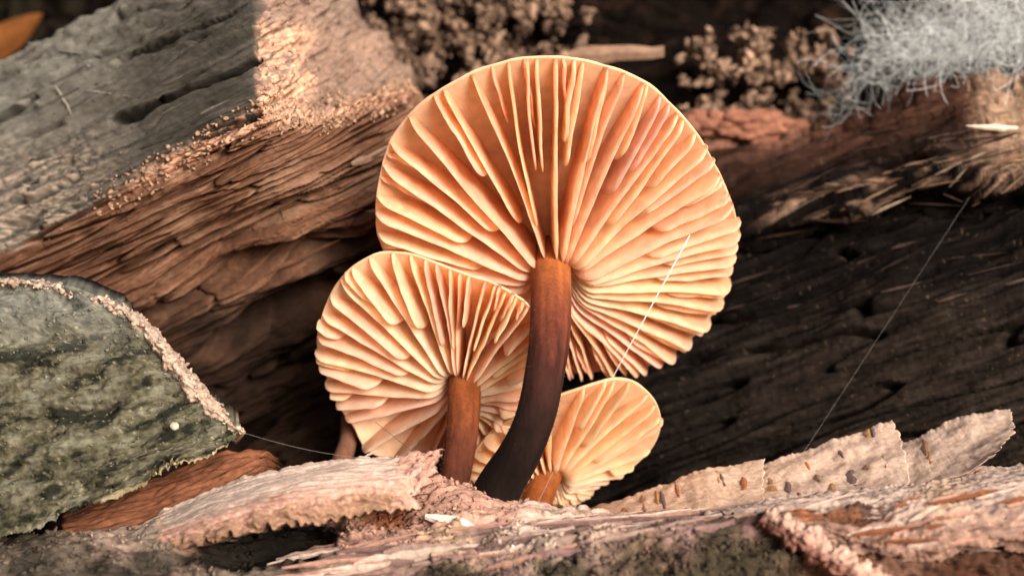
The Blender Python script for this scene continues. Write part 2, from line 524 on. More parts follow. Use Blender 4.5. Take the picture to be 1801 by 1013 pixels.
net = [
 [(880,340,.78),(1050,310,.75),(1200,255,.72),(1350,240,.66),(1480,215,.60),(1620,150,.50),(1760,125,.42),(1900,90,.38)],
 [(880,390,.62),(1050,370,.62),(1200,320,.58),(1350,290,.54),(1490,265,.48),(1630,215,.40),(1770,190,.34),(1900,160,.30)],
 [(880,440,.52),(1050,425,.50),(1200,400,.47),(1340,372,.43),(1490,345,.38),(1640,300,.32),(1770,310,.29),(1900,300,.25)],
 [(880,480,.56),(1050,470,.56),(1200,445,.54),(1340,420,.51),(1490,395,.46),(1640,365,.41),(1780,365,.38),(1900,350,.34)],
 [(880,540,.52),(1050,530,.52),(1200,520,.50),(1340,490,.46),(1490,460,.42),(1640,440,.37),(1780,430,.33),(1900,420,.30)],
 [(880,640,.48),(1050,640,.47),(1200,620,.45),(1340,590,.41),(1490,560,.37),(1640,530,.31),(1780,510,.27),(1900,500,.24)],
 [(880,750,.45),(1050,760,.43),(1200,740,.40),(1340,710,.36),(1490,680,.31),(1640,650,.27),(1780,630,.22),(1900,620,.20)],
 [(880,850,.42),(1050,870,.40),(1200,850,.37),(1340,820,.33),(1490,790,.28),(1640,760,.24),(1780,740,.20),(1900,730,.16)],
 [(880,980,.40),(1050,980,.38),(1200,960,.35),(1340,940,.30),(1490,920,.26),(1640,900,.22),(1780,880,.18),(1900,870,.14)],
]
dark = empty('dark_log', at((1400, 1010, .4)) * np.array([1, 1, 0]))
tag(dark, 'black rotten log with fibrous grain behind the pale birch bark', 'log')
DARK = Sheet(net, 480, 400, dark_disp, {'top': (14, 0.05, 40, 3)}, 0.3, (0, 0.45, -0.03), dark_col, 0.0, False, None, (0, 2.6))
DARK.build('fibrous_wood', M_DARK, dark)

# ------------------------------------------------------------------ the hollow behind: bank of rotten wood
def bank_disp(px, py, U, V):
    return 0.06 * fbm(iso(px, py, 110, 2), 5, 71, 0.55) + 0.02 * fbm(iso(px, py, 16, 1), 3, 72, 0.6)

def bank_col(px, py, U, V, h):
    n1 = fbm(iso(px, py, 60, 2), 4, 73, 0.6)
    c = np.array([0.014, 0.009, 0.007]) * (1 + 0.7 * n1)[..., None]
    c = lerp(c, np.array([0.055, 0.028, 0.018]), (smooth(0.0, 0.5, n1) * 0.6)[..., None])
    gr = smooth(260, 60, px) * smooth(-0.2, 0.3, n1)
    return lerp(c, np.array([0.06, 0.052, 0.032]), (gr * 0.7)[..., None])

net = [
 [(-300,-260,1.5),(100,-260,1.45),(500,-260,1.35),(800,-260,1.15),(1100,-260,1.15),(1400,-260,1.2),(1700,-260,1.1),(2100,-260,1.0)],
 [(-300,-60,1.5),(100,-60,1.4),(500,-60,1.2),(800,-60,.98),(1100,-60,.98),(1400,-60,1.05),(1700,-60,.95),(2100,-60,.85)],
 [(-300,80,1.4),(100,80,1.3),(500,80,1.05),(800,60,.86),(1100,60,.90),(1400,80,.95),(1700,60,.8),(2100,60,.7)],
 [(-300,240,1.3),(100,240,1.2),(500,240,.95),(800,200,.78),(1100,200,.82),(1400,230,.82),(1700,200,.72),(2100,200,.6)],
 [(-300,520,1.2),(100,520,1.1),(500,520,.9),(800,480,.80),(1100,480,.82),(1400,480,.8),(1700,480,.72),(2100,480,.6)],
 [(-300,1000,1.1),(100,1000,1.0),(500,1000,.9),(800,1000,.80),(1100,1000,.82),(1400,1000,.8),(1700,1000,.72),(2100,1000,.6)],
]
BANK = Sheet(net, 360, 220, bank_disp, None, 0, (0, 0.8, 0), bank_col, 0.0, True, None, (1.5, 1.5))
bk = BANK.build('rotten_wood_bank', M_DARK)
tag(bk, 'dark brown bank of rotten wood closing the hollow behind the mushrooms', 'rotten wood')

# ------------------------------------------------------------------ small shapes
ICO_V = None
def ico():
    global ICO_V, ICO_F
    if ICO_V is None:
        t = (1 + 5 ** .5) / 2
        v = np.array([(-1,t,0),(1,t,0),(-1,-t,0),(1,-t,0),(0,-1,t),(0,1,t),(0,-1,-t),(0,1,-t),(t,0,-1),(t,0,1),(-t,0,-1),(-t,0,1)], float)
        v /= np.linalg.norm(v[0])
        f = [(0,11,5),(0,5,1),(0,1,7),(0,7,10),(0,10,11),(1,5,9),(5,11,4),(11,10,2),(10,7,6),(7,1,8),(3,9,4),(3,4,2),(3,2,6),(3,6,8),(3,8,9),(4,9,5),(2,4,11),(6,2,10),(8,6,7),(9,8,1)]
        ICO_V, ICO_F = v, np.array(f)
    return ICO_V, ICO_F

def crumbs(name, pts, rad, cols, mat, parent=None, flat=0.75, smooth_=False):
    """loose grains, too many to count, as one piece"""
    v, f = ico()
    n = len(pts)
    R = RNG.normal(size=(n, 3, 3))
    q, _ = np.linalg.qr(R)
    loc = v[None] * (0.45 + 0.9 * RNG.random((n, 12, 1)))
    loc = loc * np.array([1.35, 0.85, flat * 0.8]) * (0.7 + 0.6 * RNG.random((n, 1, 3)))
    V = np.einsum('nij,nkj->nki', q, loc) * rad[:, None, None] + pts[:, None, :]
    F = (f[None] + 12 * np.arange(n)[:, None, None]).reshape(-1, 3)
    C = np.repeat(cols[:, None, :], 12, 1).reshape(-1, 3)
    o = obj(name, V.reshape(-1, 3), F, mat, parent, C, smooth_)
    o['kind'] = 'stuff'
    return o

def splinter(name, p0, p1, w, th, col, mat, parent=None, bend=0.0, n=7, seed=0, flat=None, blunt=0.15):
    """a torn sliver: tapered, slightly bent and uneven"""
    r = np.random.default_rng(seed)
    p0, p1 = np.asarray(p0, float), np.asarray(p1, float)
    d = p1 - p0
    L = np.linalg.norm(d)
    d /= L
    side = np.cross(d, np.array([0, 1.0, 0.15]) if flat is None else np.asarray(flat, float))
    side /= np.linalg.norm(side)
    up = np.cross(side, d)
    V = []
    for i in range(n):
        t = i / (n - 1)
        k = min(1, 0.35 + 2.2 * t) * (1 - (1 - blunt) * t ** 2.2)
        c = p0 + d * L * t + up * bend * L * math.sin(math.pi * t) + side * (r.normal() * 0.12 * w)
        a = w * k * (0.85 + 0.3 * r.random())
        b = th * (0.8 + 0.4 * r.random()) * (0.4 + 0.6 * k)
        V += [c - side * a, c + up * b, c + side * a * (0.8 + 0.3 * r.random()), c - up * b]
    F = []
    for i in range(n - 1):
        for j in range(4):
            k = (j + 1) % 4
            F.append((i * 4 + j, i * 4 + k, i * 4 + 4 + k, i * 4 + 4 + j))
    F += [(3, 2, 1, 0), (n * 4 - 4, n * 4 - 3, n * 4 - 2, n * 4 - 1)]
    return obj(name, np.array(V), F, mat, parent, np.asarray(col), False)

def lump(name, p, r, col, mat, parent=None, scale=(1, 1, 1), sub=2, rough=0.25, seed=0, label=None, cat=None, group=None):
    import bmesh
    bm = bmesh.new()
    bmesh.ops.create_icosphere(bm, subdivisions=sub, radius=1)
    v = np.array([x.co[:] for x in bm.verts])
    f = [[q.index for q in x.verts] for x in bm.faces]
    bm.free()
    v = v * (1 + rough * fbm(v * 1.5 + seed * 3.1, 3, seed + 1))[:, None] * np.asarray(scale) * r + np.asarray(p)
    o = obj(name, v, np.array(f), mat, parent, np.asarray(col), True)
    if label: tag(o, label, cat, group)
    return o

def tube(pts, rad, k=6):
    pts = np.asarray(pts, float)
    rad = np.broadcast_to(np.asarray(rad, float), (len(pts),))
    t = np.gradient(pts, axis=0)
    t /= np.linalg.norm(t, axis=1, keepdims=True) + 1e-12
    ref = np.array([0.0, -1, 0.05]) if abs(t[:, 1]).mean() < 0.8 else np.array([1.0, 0, 0])
    s = np.cross(t, ref)
    s /= np.linalg.norm(s, axis=1, keepdims=True) + 1e-12
    b = np.cross(s, t)
    a = np.arange(k) / k * 2 * math.pi
    V = pts[:, None] + rad[:, None, None] * (np.cos(a)[None, :, None] * s[:, None] + np.sin(a)[None, :, None] * b[:, None])
    return V, gridfaces(len(pts), k, 0, True)

# ------------------------------------------------------------------ mushrooms
CAM = np.array([0, -DC, CZ])

def mushroom(name, label, apex, tilt, yaw, outline, rec, thick, H, gills, stem, gcol, seed, edge_h, stemcols, roll=0.0):
    r = np.random.default_rng(seed)
    t, w = math.radians(tilt), math.radians(yaw)
    a = np.array([math.cos(t) * math.sin(w), -math.cos(t) * math.cos(w), -math.sin(t)])
    vv = np.array([0, 0, 1.0]) - a * a[2]
    vv /= np.linalg.norm(vv)
    uu = np.cross(vv, a)
    if roll:
        q = math.radians(roll)
        uu, vv = uu * math.cos(q) + vv * math.sin(q), vv * math.cos(q) - uu * math.sin(q)
    A = at(apex)
    C = A + a * rec
    ol = at(np.array(outline, float), 0.0)
    d = ol - CAM
    k = ((C - CAM) @ a) / (d @ a)
    Q = CAM + d * k[:, None] - C
    ph = np.arctan2(Q @ vv, Q @ uu)
    R = np.hypot(Q @ uu, Q @ vv)
    o = np.argsort(ph)
    ph, R = ph[o], R[o]
    php = np.concatenate([ph - 2 * math.pi, ph, ph + 2 * math.pi])
    Rp = np.tile(R, 3)
    tab = np.linspace(-math.pi, math.pi, 721)
    Rt = np.interp(tab, php, Rp)
    ker = np.hanning(25); ker /= ker.sum()
    Rt = np.convolve(np.concatenate([Rt[-61:-1], Rt, Rt[1:61]]), ker, 'same')[60:-60]
    def RR(p):
        p = (np.asarray(p) + math.pi) % (2 * math.pi) - math.pi
        return np.interp(p, tab, Rt)
    Rm = Rt.mean()
    def under(p, s):
        p, s = np.broadcast_arrays(np.asarray(p, float), np.asarray(s, float))
        rr = RR(p) * s
        wav = 0.006 * np.sin(5 * p + seed) * s ** 3 + 0.004 * np.sin(11 * p + 2 * seed) * s ** 4
        hgt = -rec * (1 - s ** 2) + wav
        return C + rr[..., None] * (np.cos(p)[..., None] * uu + np.sin(p)[..., None] * vv) + hgt[..., None] * a
    root = empty(name, at(stem[-1][:3]))
    tag(root, label, 'mushroom', 'velvet-stemmed mushrooms growing from the split log')
    # --- cap: pale underside, rounded rim, smooth tawny top
    np_, ns = 180, 26
    P_ = np.linspace(0, 2 * math.pi, np_, endpoint=False)
    rows, cols = [], []
    for s in np.linspace(0.02, 0.99, ns):
        rows.append(under(P_, np.full(np_, s)))
        cols.append(np.tile(gcol * np.array([0.95, 0.86, 0.74]), (np_, 1)))
    jit = 0.006 * Rm * fbm(np.stack([np.cos(P_) * 9, np.sin(P_) * 9, 0 * P_], -1), 3, seed)
    for s, dz in ((0.998, 0.000), (1.001, -0.003), (0.996, -0.007)):
        q = under(P_, np.full(np_, 1.0)) 
        dirv = np.cos(P_)[:, None] * uu + np.sin(P_)[:, None] * vv
        rows.append(q + dirv * ((RR(P_) * (s - 1) + jit)[:, None]) + a * dz)
        cols.append(np.tile(gcol * np.array([1.0, 0.92, 0.8]), (np_, 1)))
    for s in np.linspace(0.96, 0.02, 16):
        q = under(P_, np.full(np_, s)) - a * (0.007 + thick * (1 - s ** 2.2))
        rows.append(q)
        cols.append(np.tile(np.array([0.78, 0.42, 0.15]), (np_, 1)) * (0.8 + 0.35 * s))
    V = np.array(rows)
    cap = obj('cap', V.reshape(-1, 3), gridfaces(len(rows), np_, 0, True), M_CAP, root, np.array(cols).reshape(-1, 3))
    # --- gills: one thin blade each
    J, K = 26, 6
    def gill(p0, s0, hh, margin_h, s1=1.0):
        s1 = 0.995 + (0.022 * r.random() if margin_h > 0.28 else 0.0)
        tt = 0.5 - 0.5 * np.cos(np.linspace(0, math.pi, J))
        tt = 0.6 * tt + 0.4 * np.linspace(0, 1, J)
        s = s0 + (s1 - s0) * tt
        sd = int(r.integers(1, 9999))
        bend = r.normal() * 0.035
        tone = (1 + 0.04 * r.normal()) * np.array([1, 1 + 0.02 * r.normal(), 1 + 0.03 * r.normal()])
        rust = np.array([0.72, 0.52, 0.30])
        ph_ = p0 + bend * (tt - 0.5) + 0.010 * noise(np.stack([tt * 3, 0 * tt, 0 * tt + sd], -1), sd)
        B = under(ph_, s) - a * 0.004
        xr = np.clip(tt / (0.13 / (1 - s0)), 0, 1)
        rise = np.sqrt(np.clip(1 - (1 - xr) ** 2, 0, 1)) ** 0.9
        fall = lerp(1.0, margin_h, np.clip((tt - 0.15) / 0.85, 0, 1) ** 1.25) * np.sqrt(np.clip(1 - np.clip((tt - 0.93) / 0.075, 0, 1) ** 2, 0.02, 1))
        h = hh * rise * fall * (1 + 0.06 * noise(np.stack([tt * 4, 0 * tt + 2, 0 * tt + sd], -1), sd + 3)) + 0.005 * (1 - 0.9 * smooth(0.9, 1.0, tt))
        tang = -np.sin(ph_)[:, None] * uu + np.cos(ph_)[:, None] * vv
        lat = hh * (0.04 * noise(np.stack([tt * 2.5, 0 * tt + 5, 0 * tt + sd], -1), sd + 5)
                    + 0.012 * noise(np.stack([tt * 11, 0 * tt + 5, 0 * tt + sd], -1), sd + 6))
        V = np.zeros((J, 2 * K, 3))
        Cc = np.zeros((J, 2 * K, 3))
        for q in range(K):
            f = q / (K - 1)
            th = lerp(0.0038, 0.0018, f) * (0.5 + 0.5 * rise)
            if q == K - 1: th = 0.0010
            ff = f if q < K - 1 else 1.016
            mid = B + a * (h * ff)[:, None] + tang * (lat * f ** 1.6)[:, None]
            V[:, q] = mid - tang * np.atleast_1d(th)[:, None]
            V[:, 2 * K - 1 - q] = mid + tang * np.atleast_1d(th)[:, None]
            cc = gcol * lerp(np.array([0.97, 0.86, 0.74]), np.array([1.0, 1.0, 1.0]), f)
            # browned spots and a tawny tinge along the rim
            age = 0.55 * smooth(0.80, 1.0, tt) * max(0.0, float(noise(np.array([math.cos(p0) * 2, math.sin(p0) * 2, seed * 1.7]), 4)) + 0.25)
            age = np.clip(age + 0.5 * smooth(0.42, 0.6, noise(np.stack([tt * 9, 0 * tt + f * 1.5, 0 * tt + sd], -1), sd + 8)), 0, .7)
            cc = lerp(np.broadcast_to(cc * tone, (J, 3)), rust, age[:, None])
            Cc[:, q] = cc
            Cc[:, 2 * K - 1 - q] = cc
        F = gridfaces(J, 2 * K)
        F = np.concatenate([F, [[(J - 1) * 2 * K + i, (J - 1) * 2 * K + i + 1, (J - 1) * 2 * K + 2 * K - 2 - i, (J - 1) * 2 * K + 2 * K - 1 - i] for i in range(K - 1)],
                            [[i + 1, i, 2 * K - 1 - i, 2 * K - 2 - i] for i in range(K - 1)]])
        obj('gill', V.reshape(-1, 3), F, M_GILL, cap, Cc.reshape(-1, 3))
    sr = stem[0][3] / 1000
    if 'list' in gills:
        for dg, s0 in gills['list']:
            p0 = math.radians(dg + r.normal() * 0.8)
            if s0 is None:
                gill(p0, min(0.5, 0.82 * sr / float(RR(p0))), H * (0.94 + 0.12 * r.random()), edge_h(dg % 360))
            else:
                gill(p0, s0, H * (0.95 - 0.5 * s0 if s0 < .64 else 0.28) * (0.9 + 0.2 * r.random()), edge_h(dg % 360) if s0 < .64 else .27)
    prim = []
    p = gills['start'] if 'list' not in gills else 1e9
    while 'list' not in gills and p < gills['start'] + 360 - gills['gap'](p % 360) * 0.5:
        prim.append(p)
        p += gills['gap'](p % 360) * (0.85 + 0.3 * r.random())
    prim = prim + [prim[0] + 360] if prim else []
    for i in range(len(prim) - 1):
        p0, p1 = math.radians(prim[i]), math.radians(prim[i + 1])
        Rr = float(RR(p0))
        gill(p0, min(0.5, 0.82 * sr / Rr), H * (0.92 + 0.16 * r.random()), edge_h(prim[i] % 360))
        mid = (p0 + p1) / 2
        g = p1 - p0
        if r.random() > gills['sec'](prim[i] % 360): continue
        s2 = 0.30 + 0.34 * r.random()
        gill(mid + g * 0.06 * r.normal(), s2, H * (0.80 + 0.15 * r.random()), edge_h(math.degrees(mid) % 360))
        for qf in (0.25, 0.75):
            if r.random() < gills['tert']:
                gill(p0 + g * qf, 0.68 + 0.18 * r.random(), H * 0.45, 0.5)
    # --- stem
    sp = np.array([[*at(q[:3]), q[3] / 1000] for q in stem])
    sp = np.concatenate([[np.append(A - a * 0.012, sp[0, 3] * 1.15)], sp])
    n = 60
    sp = crom(sp, n)
    Vt, F = tube(sp[:, :3], 1.0, 28)
    cen = sp[:, None, :3]
    dirs = Vt - cen
    an = np.arange(28) / 28 * 2 * math.pi
    ln = np.linspace(0, 1, n)
    flute = 0.05 * noise(np.stack(np.broadcast_arrays(np.cos(an)[None] * 2.2, np.sin(an)[None] * 2.2, ln[:, None] * 1.5 + seed), -1), seed)
    fine = 0.03 * noise(np.stack(np.broadcast_arrays(np.cos(an)[None] * 7, np.sin(an)[None] * 7, ln[:, None] * 3 + seed), -1), seed + 2)
    Vt = cen + dirs * (sp[:, 3][:, None] * (1 + flute + fine))[..., None]
    st = fbm(np.stack(np.broadcast_arrays(np.cos(an)[None] * 5, np.sin(an)[None] * 5, ln[:, None] * 4 + seed), -1), 3, seed + 4)
    keys, vals = zip(*stemcols)
    x = np.clip(ln[:, None] + 0.10 * st, 0, 1)
    cc = np.stack([np.interp(x, keys, [v[i] for v in vals]) for i in range(3)], -1)
    cc = cc * (1 + 0.35 * fbm(np.stack(np.broadcast_arrays(np.cos(an)[None] * 9, np.sin(an)[None] * 9, ln[:, None] * 9), -1), 3, seed + 6))[..., None]
    so_ = obj('stem', Vt.reshape(-1, 3), F, M_STEM, root, cc.reshape(-1, 3))
    # velvet: short hairs on the lower stem
    m = 1500
    ii = r.integers(int(n * 0.25), n - 2, m); jj = r.integers(0, 28, m)
    b0 = Vt[ii, jj]; nn = dirs[ii, jj] + 0.5 * r.normal(size=(m, 3)); nn /= np.linalg.norm(nn, axis=1, keepdims=True)
    ln_ = (0.002 + 0.003 * r.random(m))[:, None]
    sd_ = np.cross(nn, r.normal(size=(m, 3))); sd_ /= np.linalg.norm(sd_, axis=1, keepdims=True)
    hv = np.stack([b0 - sd_ * 0.0004, b0 + sd_ * 0.0004, b0 + nn * ln_], 1).reshape(-1, 3)
    hc = np.repeat(np.clip(cc[ii, jj] * 1.6 + 0.003, 0, 0.5), 3, 0)
    fz = obj('fuzz', hv, np.arange(3 * m).reshape(-1, 3), M_STEM, so_, hc)
    fz['kind'] = 'stuff'
    return root, cap

CREAM = np.array([0.985, 0.765, 0.61])
big_out = [(960,98),(1010,100),(1060,114),(1110,134),(1150,158),(1190,195),(1230,240),(1260,295),(1283,345),(1296,385),(1294,430),(1284,485),
           (1262,540),(1232,582),(1190,615),(1130,642),(1060,656),(1000,655),(930,640),(860,610),(790,570),(730,520),(690,470),(667,425),(660,380),
           (668,310),(690,245),(730,190),(790,145),(850,118),(910,102)]
def gap_big(d):
    return float(np.interp(d, [0, 45, 85, 100, 150, 200, 250, 290, 330, 360], [10, 11, 10, 13, 18, 18, 14, 8, 8.5, 10]))
def edge_big(d):
    return float(np.interp(d, [0, 40, 90, 140, 200, 270, 310, 340, 360], [0.38, 0.30, 0.22, 0.26, 0.30, 0.34, 0.36, 0.4, 0.38]))
BIGL = [(d, None) for d in (93, 110, 127, 143, 157, 170, 183, 197, 212, 228, 245, 262, 83, 72, 61, 50, 39, 28, 18, 8.5, -0.5, -9, -17.5, -26, -34, -42, -50, -58, -66, -74, -82)]
BIGL += [(105, .24), (101, .48), (97, .47), (118, .27), (122, .56), (135, .33), (150, .45), (163, .36), (176, .42), (190, .45), (204, .5), (220, .5),
         (87.5, .50), (77.5, .22), (66.5, .46), (56, .34), (44.5, .5), (23, .46), (4, .5), (33.5, .55), (53, .62), (64, .6), (69.5, .62), (80.3, .55), (89.5, .62), (-13, .55), (-30, .55), (-46, .5), (-62, .6), (-78, .6), (-5, .6), (-22, .5), (-38, .6), (-54, .55), (-70, .62), (13, .55)]
_r = np.random.default_rng(3)
_a = sorted([d % 360 for d, _ in BIGL])
for _i in range(len(_a) - 1):                       # short gills that only start near the rim
    if _a[_i + 1] - _a[_i] > 3.4 and _r.random() < .4:
        BIGL.append(((_a[_i] + _a[_i + 1]) / 2, float(_r.uniform(.66, .84))))
mushroom('mushroom', 'large mushroom with broad amber gills on a tall dark curved stem', (968, 451, .185), 35, 4, big_out, 0.075, 0.06, 0.112,
         dict(list=BIGL),
         [(968,462,.12,37),(969,520,.015,36),(966,600,-.07,35),(957,660,-.10,34),(948,710,-.105,34),(934,755,-.10,34),(912,802,-.085,36),(882,850,-.06,39),(860,900,-.045,44),(845,945,-.04,48)],
         CREAM, 5, edge_big,
         [(0, (0.30, 0.105, 0.028)), (0.16, (0.25, 0.078, 0.024)), (0.25, (0.13, 0.036, 0.020)), (0.36, (0.042, 0.014, 0.011)), (0.5, (0.020, 0.010, 0.008)), (0.7, (0.010, 0.006, 0.005)), (1, (0.008, 0.005, 0.004))])

med_out = [(660,447),(700,449),(760,462),(830,485),(890,507),(928,530),(944,575),(946,625),(934,685),(912,735),(865,765),(800,788),(740,800),
           (685,803),(648,790),(620,748),(590,703),(570,662),(558,620),(562,570),(580,520),(612,474)]
mushroom('mushroom', 'middle-sized mushroom with cream gills and chestnut stem under the large cap', (820, 652, .15), 32, -9, med_out, 0.06, 0.05, 0.085,
         dict(start=92, gap=lambda d: float(np.interp(d, [0, 60, 95, 120, 180, 240, 300, 360], [13, 13, 11, 14, 18, 16, 12, 13])), tert=0.2, sec=lambda d: float(np.interp(d, [0, 60, 130, 200, 360], [.8, 1, 1, .6, .6]))),
         [(819,662,.11,30),(817,710,.04,29),(813,760,-.01,28),(806,805,-.025,27.5),(797,850,-.025,27.5),(788,900,-.015,28),(782,950,0,29)],
         CREAM * np.array([0.98, 1.0, 1.0]), 8, lambda d: float(np.interp(d, [0, 90, 180, 240, 300, 360], [0.3, 0.15, 0.32, 0.4, 0.35, 0.3])),
         [(0, (0.36, 0.13, 0.034)), (0.25, (0.22, 0.062, 0.02)), (0.5, (0.09, 0.026, 0.014)), (0.8, (0.035, 0.014, 0.010)), (1, (0.02, 0.01, 0.008))])

sm_out = [(1080,670),(1120,678),(1150,700),(1164,740),(1152,780),(1112,815),(1062,850),(1012,880),(965,894),(910,892),(860,882),(826,862),(818,830),
          (835,792),(880,757),(938,718),(990,692),(1040,675)]
mushroom('mushroom', 'small low mushroom with pale yellow gills tucked behind the dark stem', (960, 822, .22), 36, 8, sm_out, 0.045, 0.04, 0.058,
         dict(start=95, gap=lambda d: float(np.interp(d, [0, 40, 90, 150, 200, 270, 330, 360], [9, 10, 14, 16, 16, 14, 11, 9])), tert=0.05, sec=lambda d: .6),
         [(962,830,.19,29),(952,862,.15,28),(942,895,.12,27.5),(934,930,.10,28),(928,965,.09,29)],
         CREAM * np.array([0.96, 1.0, 0.95]), 12, lambda d: 0.22,
         [(0, (0.26, 0.085, 0.022)), (0.5, (0.18, 0.052, 0.015)), (1, (0.07, 0.022, 0.010))])

# ------------------------------------------------------------------ front log: rim of the split the mushrooms grow from
PINK = np.array([0.50, 0.285, 0.225]); RUST = np.array([0.30, 0.115, 0.06]); MOSS = np.array([0.05, 0.042, 0.027])
NEAR_BLACK = np.array([0.018, 0.016, 0.013]); PALE = np.array([0.62, 0.47, 0.40]); STONE = np.array([0.24, 0.19, 0.15])
fx = [-90, 100, 280, 440, 590, 720, 850, 1000, 1150, 1300, 1450, 1600, 1750, 1900]
def frow(ys, ds): return [(x, y, d) for x, y, d in zip(fx, ys, ds)]
net = [
 frow([955, 940, 915, 880, 850, 845, 870, 895, 905, 900, 885, 860, 830, 800], [.02, .0, -.02, -.02, -.02, -.02, -.03, -.03, -.02, -.02, -.02, -.02, -.02, -.02]),
 frow([960, 942, 918, 885, 862, 858, 882, 904, 912, 906, 890, 865, 835, 805], [-.06, -.08, -.1, -.11, -.11, -.11, -.12, -.13, -.13, -.13, -.12, -.12, -.12, -.12]),
 frow([975, 955, 935, 915, 900, 905, 920, 930, 930, 918, 902, 880, 855, 830], [-.16, -.18, -.19, -.19, -.18, -.17, -.2, -.22, -.23, -.23, -.22, -.22, -.21, -.2]),
 frow([1000, 975, 955, 945, 945, 955, 958, 955, 945, 930, 915, 900, 885, 870], [-.26, -.28, -.28, -.26, -.24, -.24, -.27, -.3, -.31, -.31, -.3, -.29, -.28, -.26]),
 frow([1040, 1010, 995, 995, 1000, 1005, 1000, 985, 970, 960, 955, 950, 945, 940], [-.31, -.33, -.33, -.31, -.3, -.3, -.33, -.35, -.36, -.36, -.35, -.33, -.31, -.28]),
 frow([1110, 1090, 1080, 1080, 1080, 1080, 1075, 1065, 1055, 1050, 1050, 1050, 1050, 1050], [-.33, -.36, -.37, -.37, -.37, -.37, -.38, -.39, -.4, -.4, -.39, -.37, -.34, -.3]),
 frow([1420] * 14, [-.2, -.24, -.26, -.28, -.28, -.28, -.28, -.28, -.28, -.28, -.28, -.26, -.24, -.2]),
]
def hole(px, py):
    wx = px + 14 * noise(iso(px, py, 30, 1), 81); wy = py + 10 * noise(iso(px, py, 24, 2), 82)
    a = np.exp(-(((wx - 455) / 140) ** 4 + ((wy - 953 + (wx - 480) * 0.10) / 42) ** 4))
    b = np.exp(-(((wx - 330) / 60) ** 2 + ((wy - 985) / 22) ** 2)) * 0.6
    return np.maximum(a, b)
def rot(px, py):
    wx = px + 16 * noise(iso(px, py, 30, 4), 83); wy = py + 12 * noise(iso(px, py, 24, 5), 84)
    return np.exp(-(((wx - 672) / 62) ** 2 + ((wy - 885 - (wx - 672) * 0.1) / 34) ** 2))
def front_disp(px, py, U, V):
    h = 0.018 * fbm(grain(px, py, 8, 90, 40, 2), 4, 85, 0.45) + 0.006 * fbm(grain(px, py, 10, 60, 10, 4), 3, 86, 0.5)
    lam = smooth(430, 620, px) * np.exp(-((V - 0.55) / 0.09) ** 2)
    h += lam * 0.016 * ridged(grain(px, py, 7, 150, 7, 2), 3, 87)
    h -= 0.018 * hole(px, py) + 0.04 * rot(px, py)
    h += smooth(900, 1000, px) * smooth(0.62, 0.75, V) * 0.014 * fbm(iso(px, py, 20, 8), 4, 88)
    h += 0.016 * np.abs(fbm(grain(px, py, 20, 40, 22, 9), 3, 89, 0.45)) * smooth(520, 600, px) * smooth(900, 780, px) * smooth(0.6, 0.3, V)
    return h
front_anchor = [
 (0, 985, 50, STONE * .55), (110, 985, 40, STONE * 0.5), (60, 1000, 44, NEAR_BLACK * 1.6), (170, 1000, 34, NEAR_BLACK * 1.5), (-20, 960, 30, MOSS), (200, 960, 40, np.array([.36, .26, .21])), (270, 960, 40, STONE), (240, 1010, 50, NEAR_BLACK * 2),
 (330, 935, 45, PINK), (420, 905, 45, PALE), (560, 900, 45, PINK * 1.15), (480, 965, 60, NEAR_BLACK), (380, 985, 36, STONE), (590, 990, 30, np.array([.28, .2, .16])), (430, 1010, 30, STONE),
 (672, 885, 40, RUST), (640, 850, 34, PINK), (740, 850, 34, PINK), (620, 945, 42, PINK * 0.85), (720, 950, 42, PINK * 0.95), (820, 895, 40, PINK * 0.92), (890, 905, 40, PINK),
 (800, 950, 32, np.array([.42, .31, .2])), (960, 925, 48, PALE), (1060, 925, 48, PALE * np.array([1.05, .95, .9])), (1150, 930, 45, PINK * 1.1), (900, 950, 34, PALE),
 (700, 1005, 34, np.array([.22, .145, .13])), (880, 990, 34, np.array([.2, .13, .12])), (1040, 970, 30, np.array([.26, .18, .16])), (1200, 945, 30, np.array([.24, .155, .145])), (1320, 920, 34, np.array([.27, .16, .15])),
 (800, 1040, 50, MOSS), (1000, 1000, 58, MOSS), (1150, 978, 58, MOSS), (1300, 962, 56, MOSS), (1420, 965, 44, MOSS * 1.1), (1250, 1030, 60, MOSS),
 (1400, 920, 30, RUST), (1480, 960, 34, RUST * 0.9), (1520, 920, 34, np.array([.10, .06, .05])), (1650, 900, 50, PINK), (1780, 880, 50, PALE), (1700, 1000, 60, np.array([.07, .03, .018])), (1840, 985, 60, np.array([.07, .03, .018])),
]
def front_col(px, py, U, V, h):
    c = zones(px, py, front_anchor, 34, 90)
    sp = fbm(iso(px, py, 10, 4), 4, 91, 0.65)
    st = fbm(grain(px, py, 8, 90, 6, 1), 4, 92, 0.6)
    lam = smooth(430, 620, px) * np.exp(-((V - 0.55) / 0.1) ** 2)
    c = c * (1 + 0.25 * sp)[..., None] * (1 + 0.35 * st + 0.5 * st * lam)[..., None]
    c = lerp(c, NEAR_BLACK * 0.7, (0.97 * smooth(0.25, 0.6, hole(px, py)))[..., None])  # the hole's shade is put into the colour, almost black
    c = lerp(c, RUST * (1 + 0.4 * sp)[..., None], (0.8 * smooth(0.35, 0.8, rot(px, py)))[..., None])
    return c
front = empty('front_log', at((900, 1420, -.28)) * np.array([1, 1, 0]))
tag(front, 'split log rim of pink crumbling wood with mossy bark in front of the stems', 'log')
FRONT = Sheet(net, 700, 250, front_disp, {'top': (10, 0.06, 22, 6)}, 0.1, (0, 0.42, -0.1), front_col, 0.0, True, lambda px, py, U, V: (hole(px, py) * .13)[..., None] * np.array([0, 1.0, -.15]), (2, 2))
FRONT.build('rotten_rim', M_CRUMB, front)

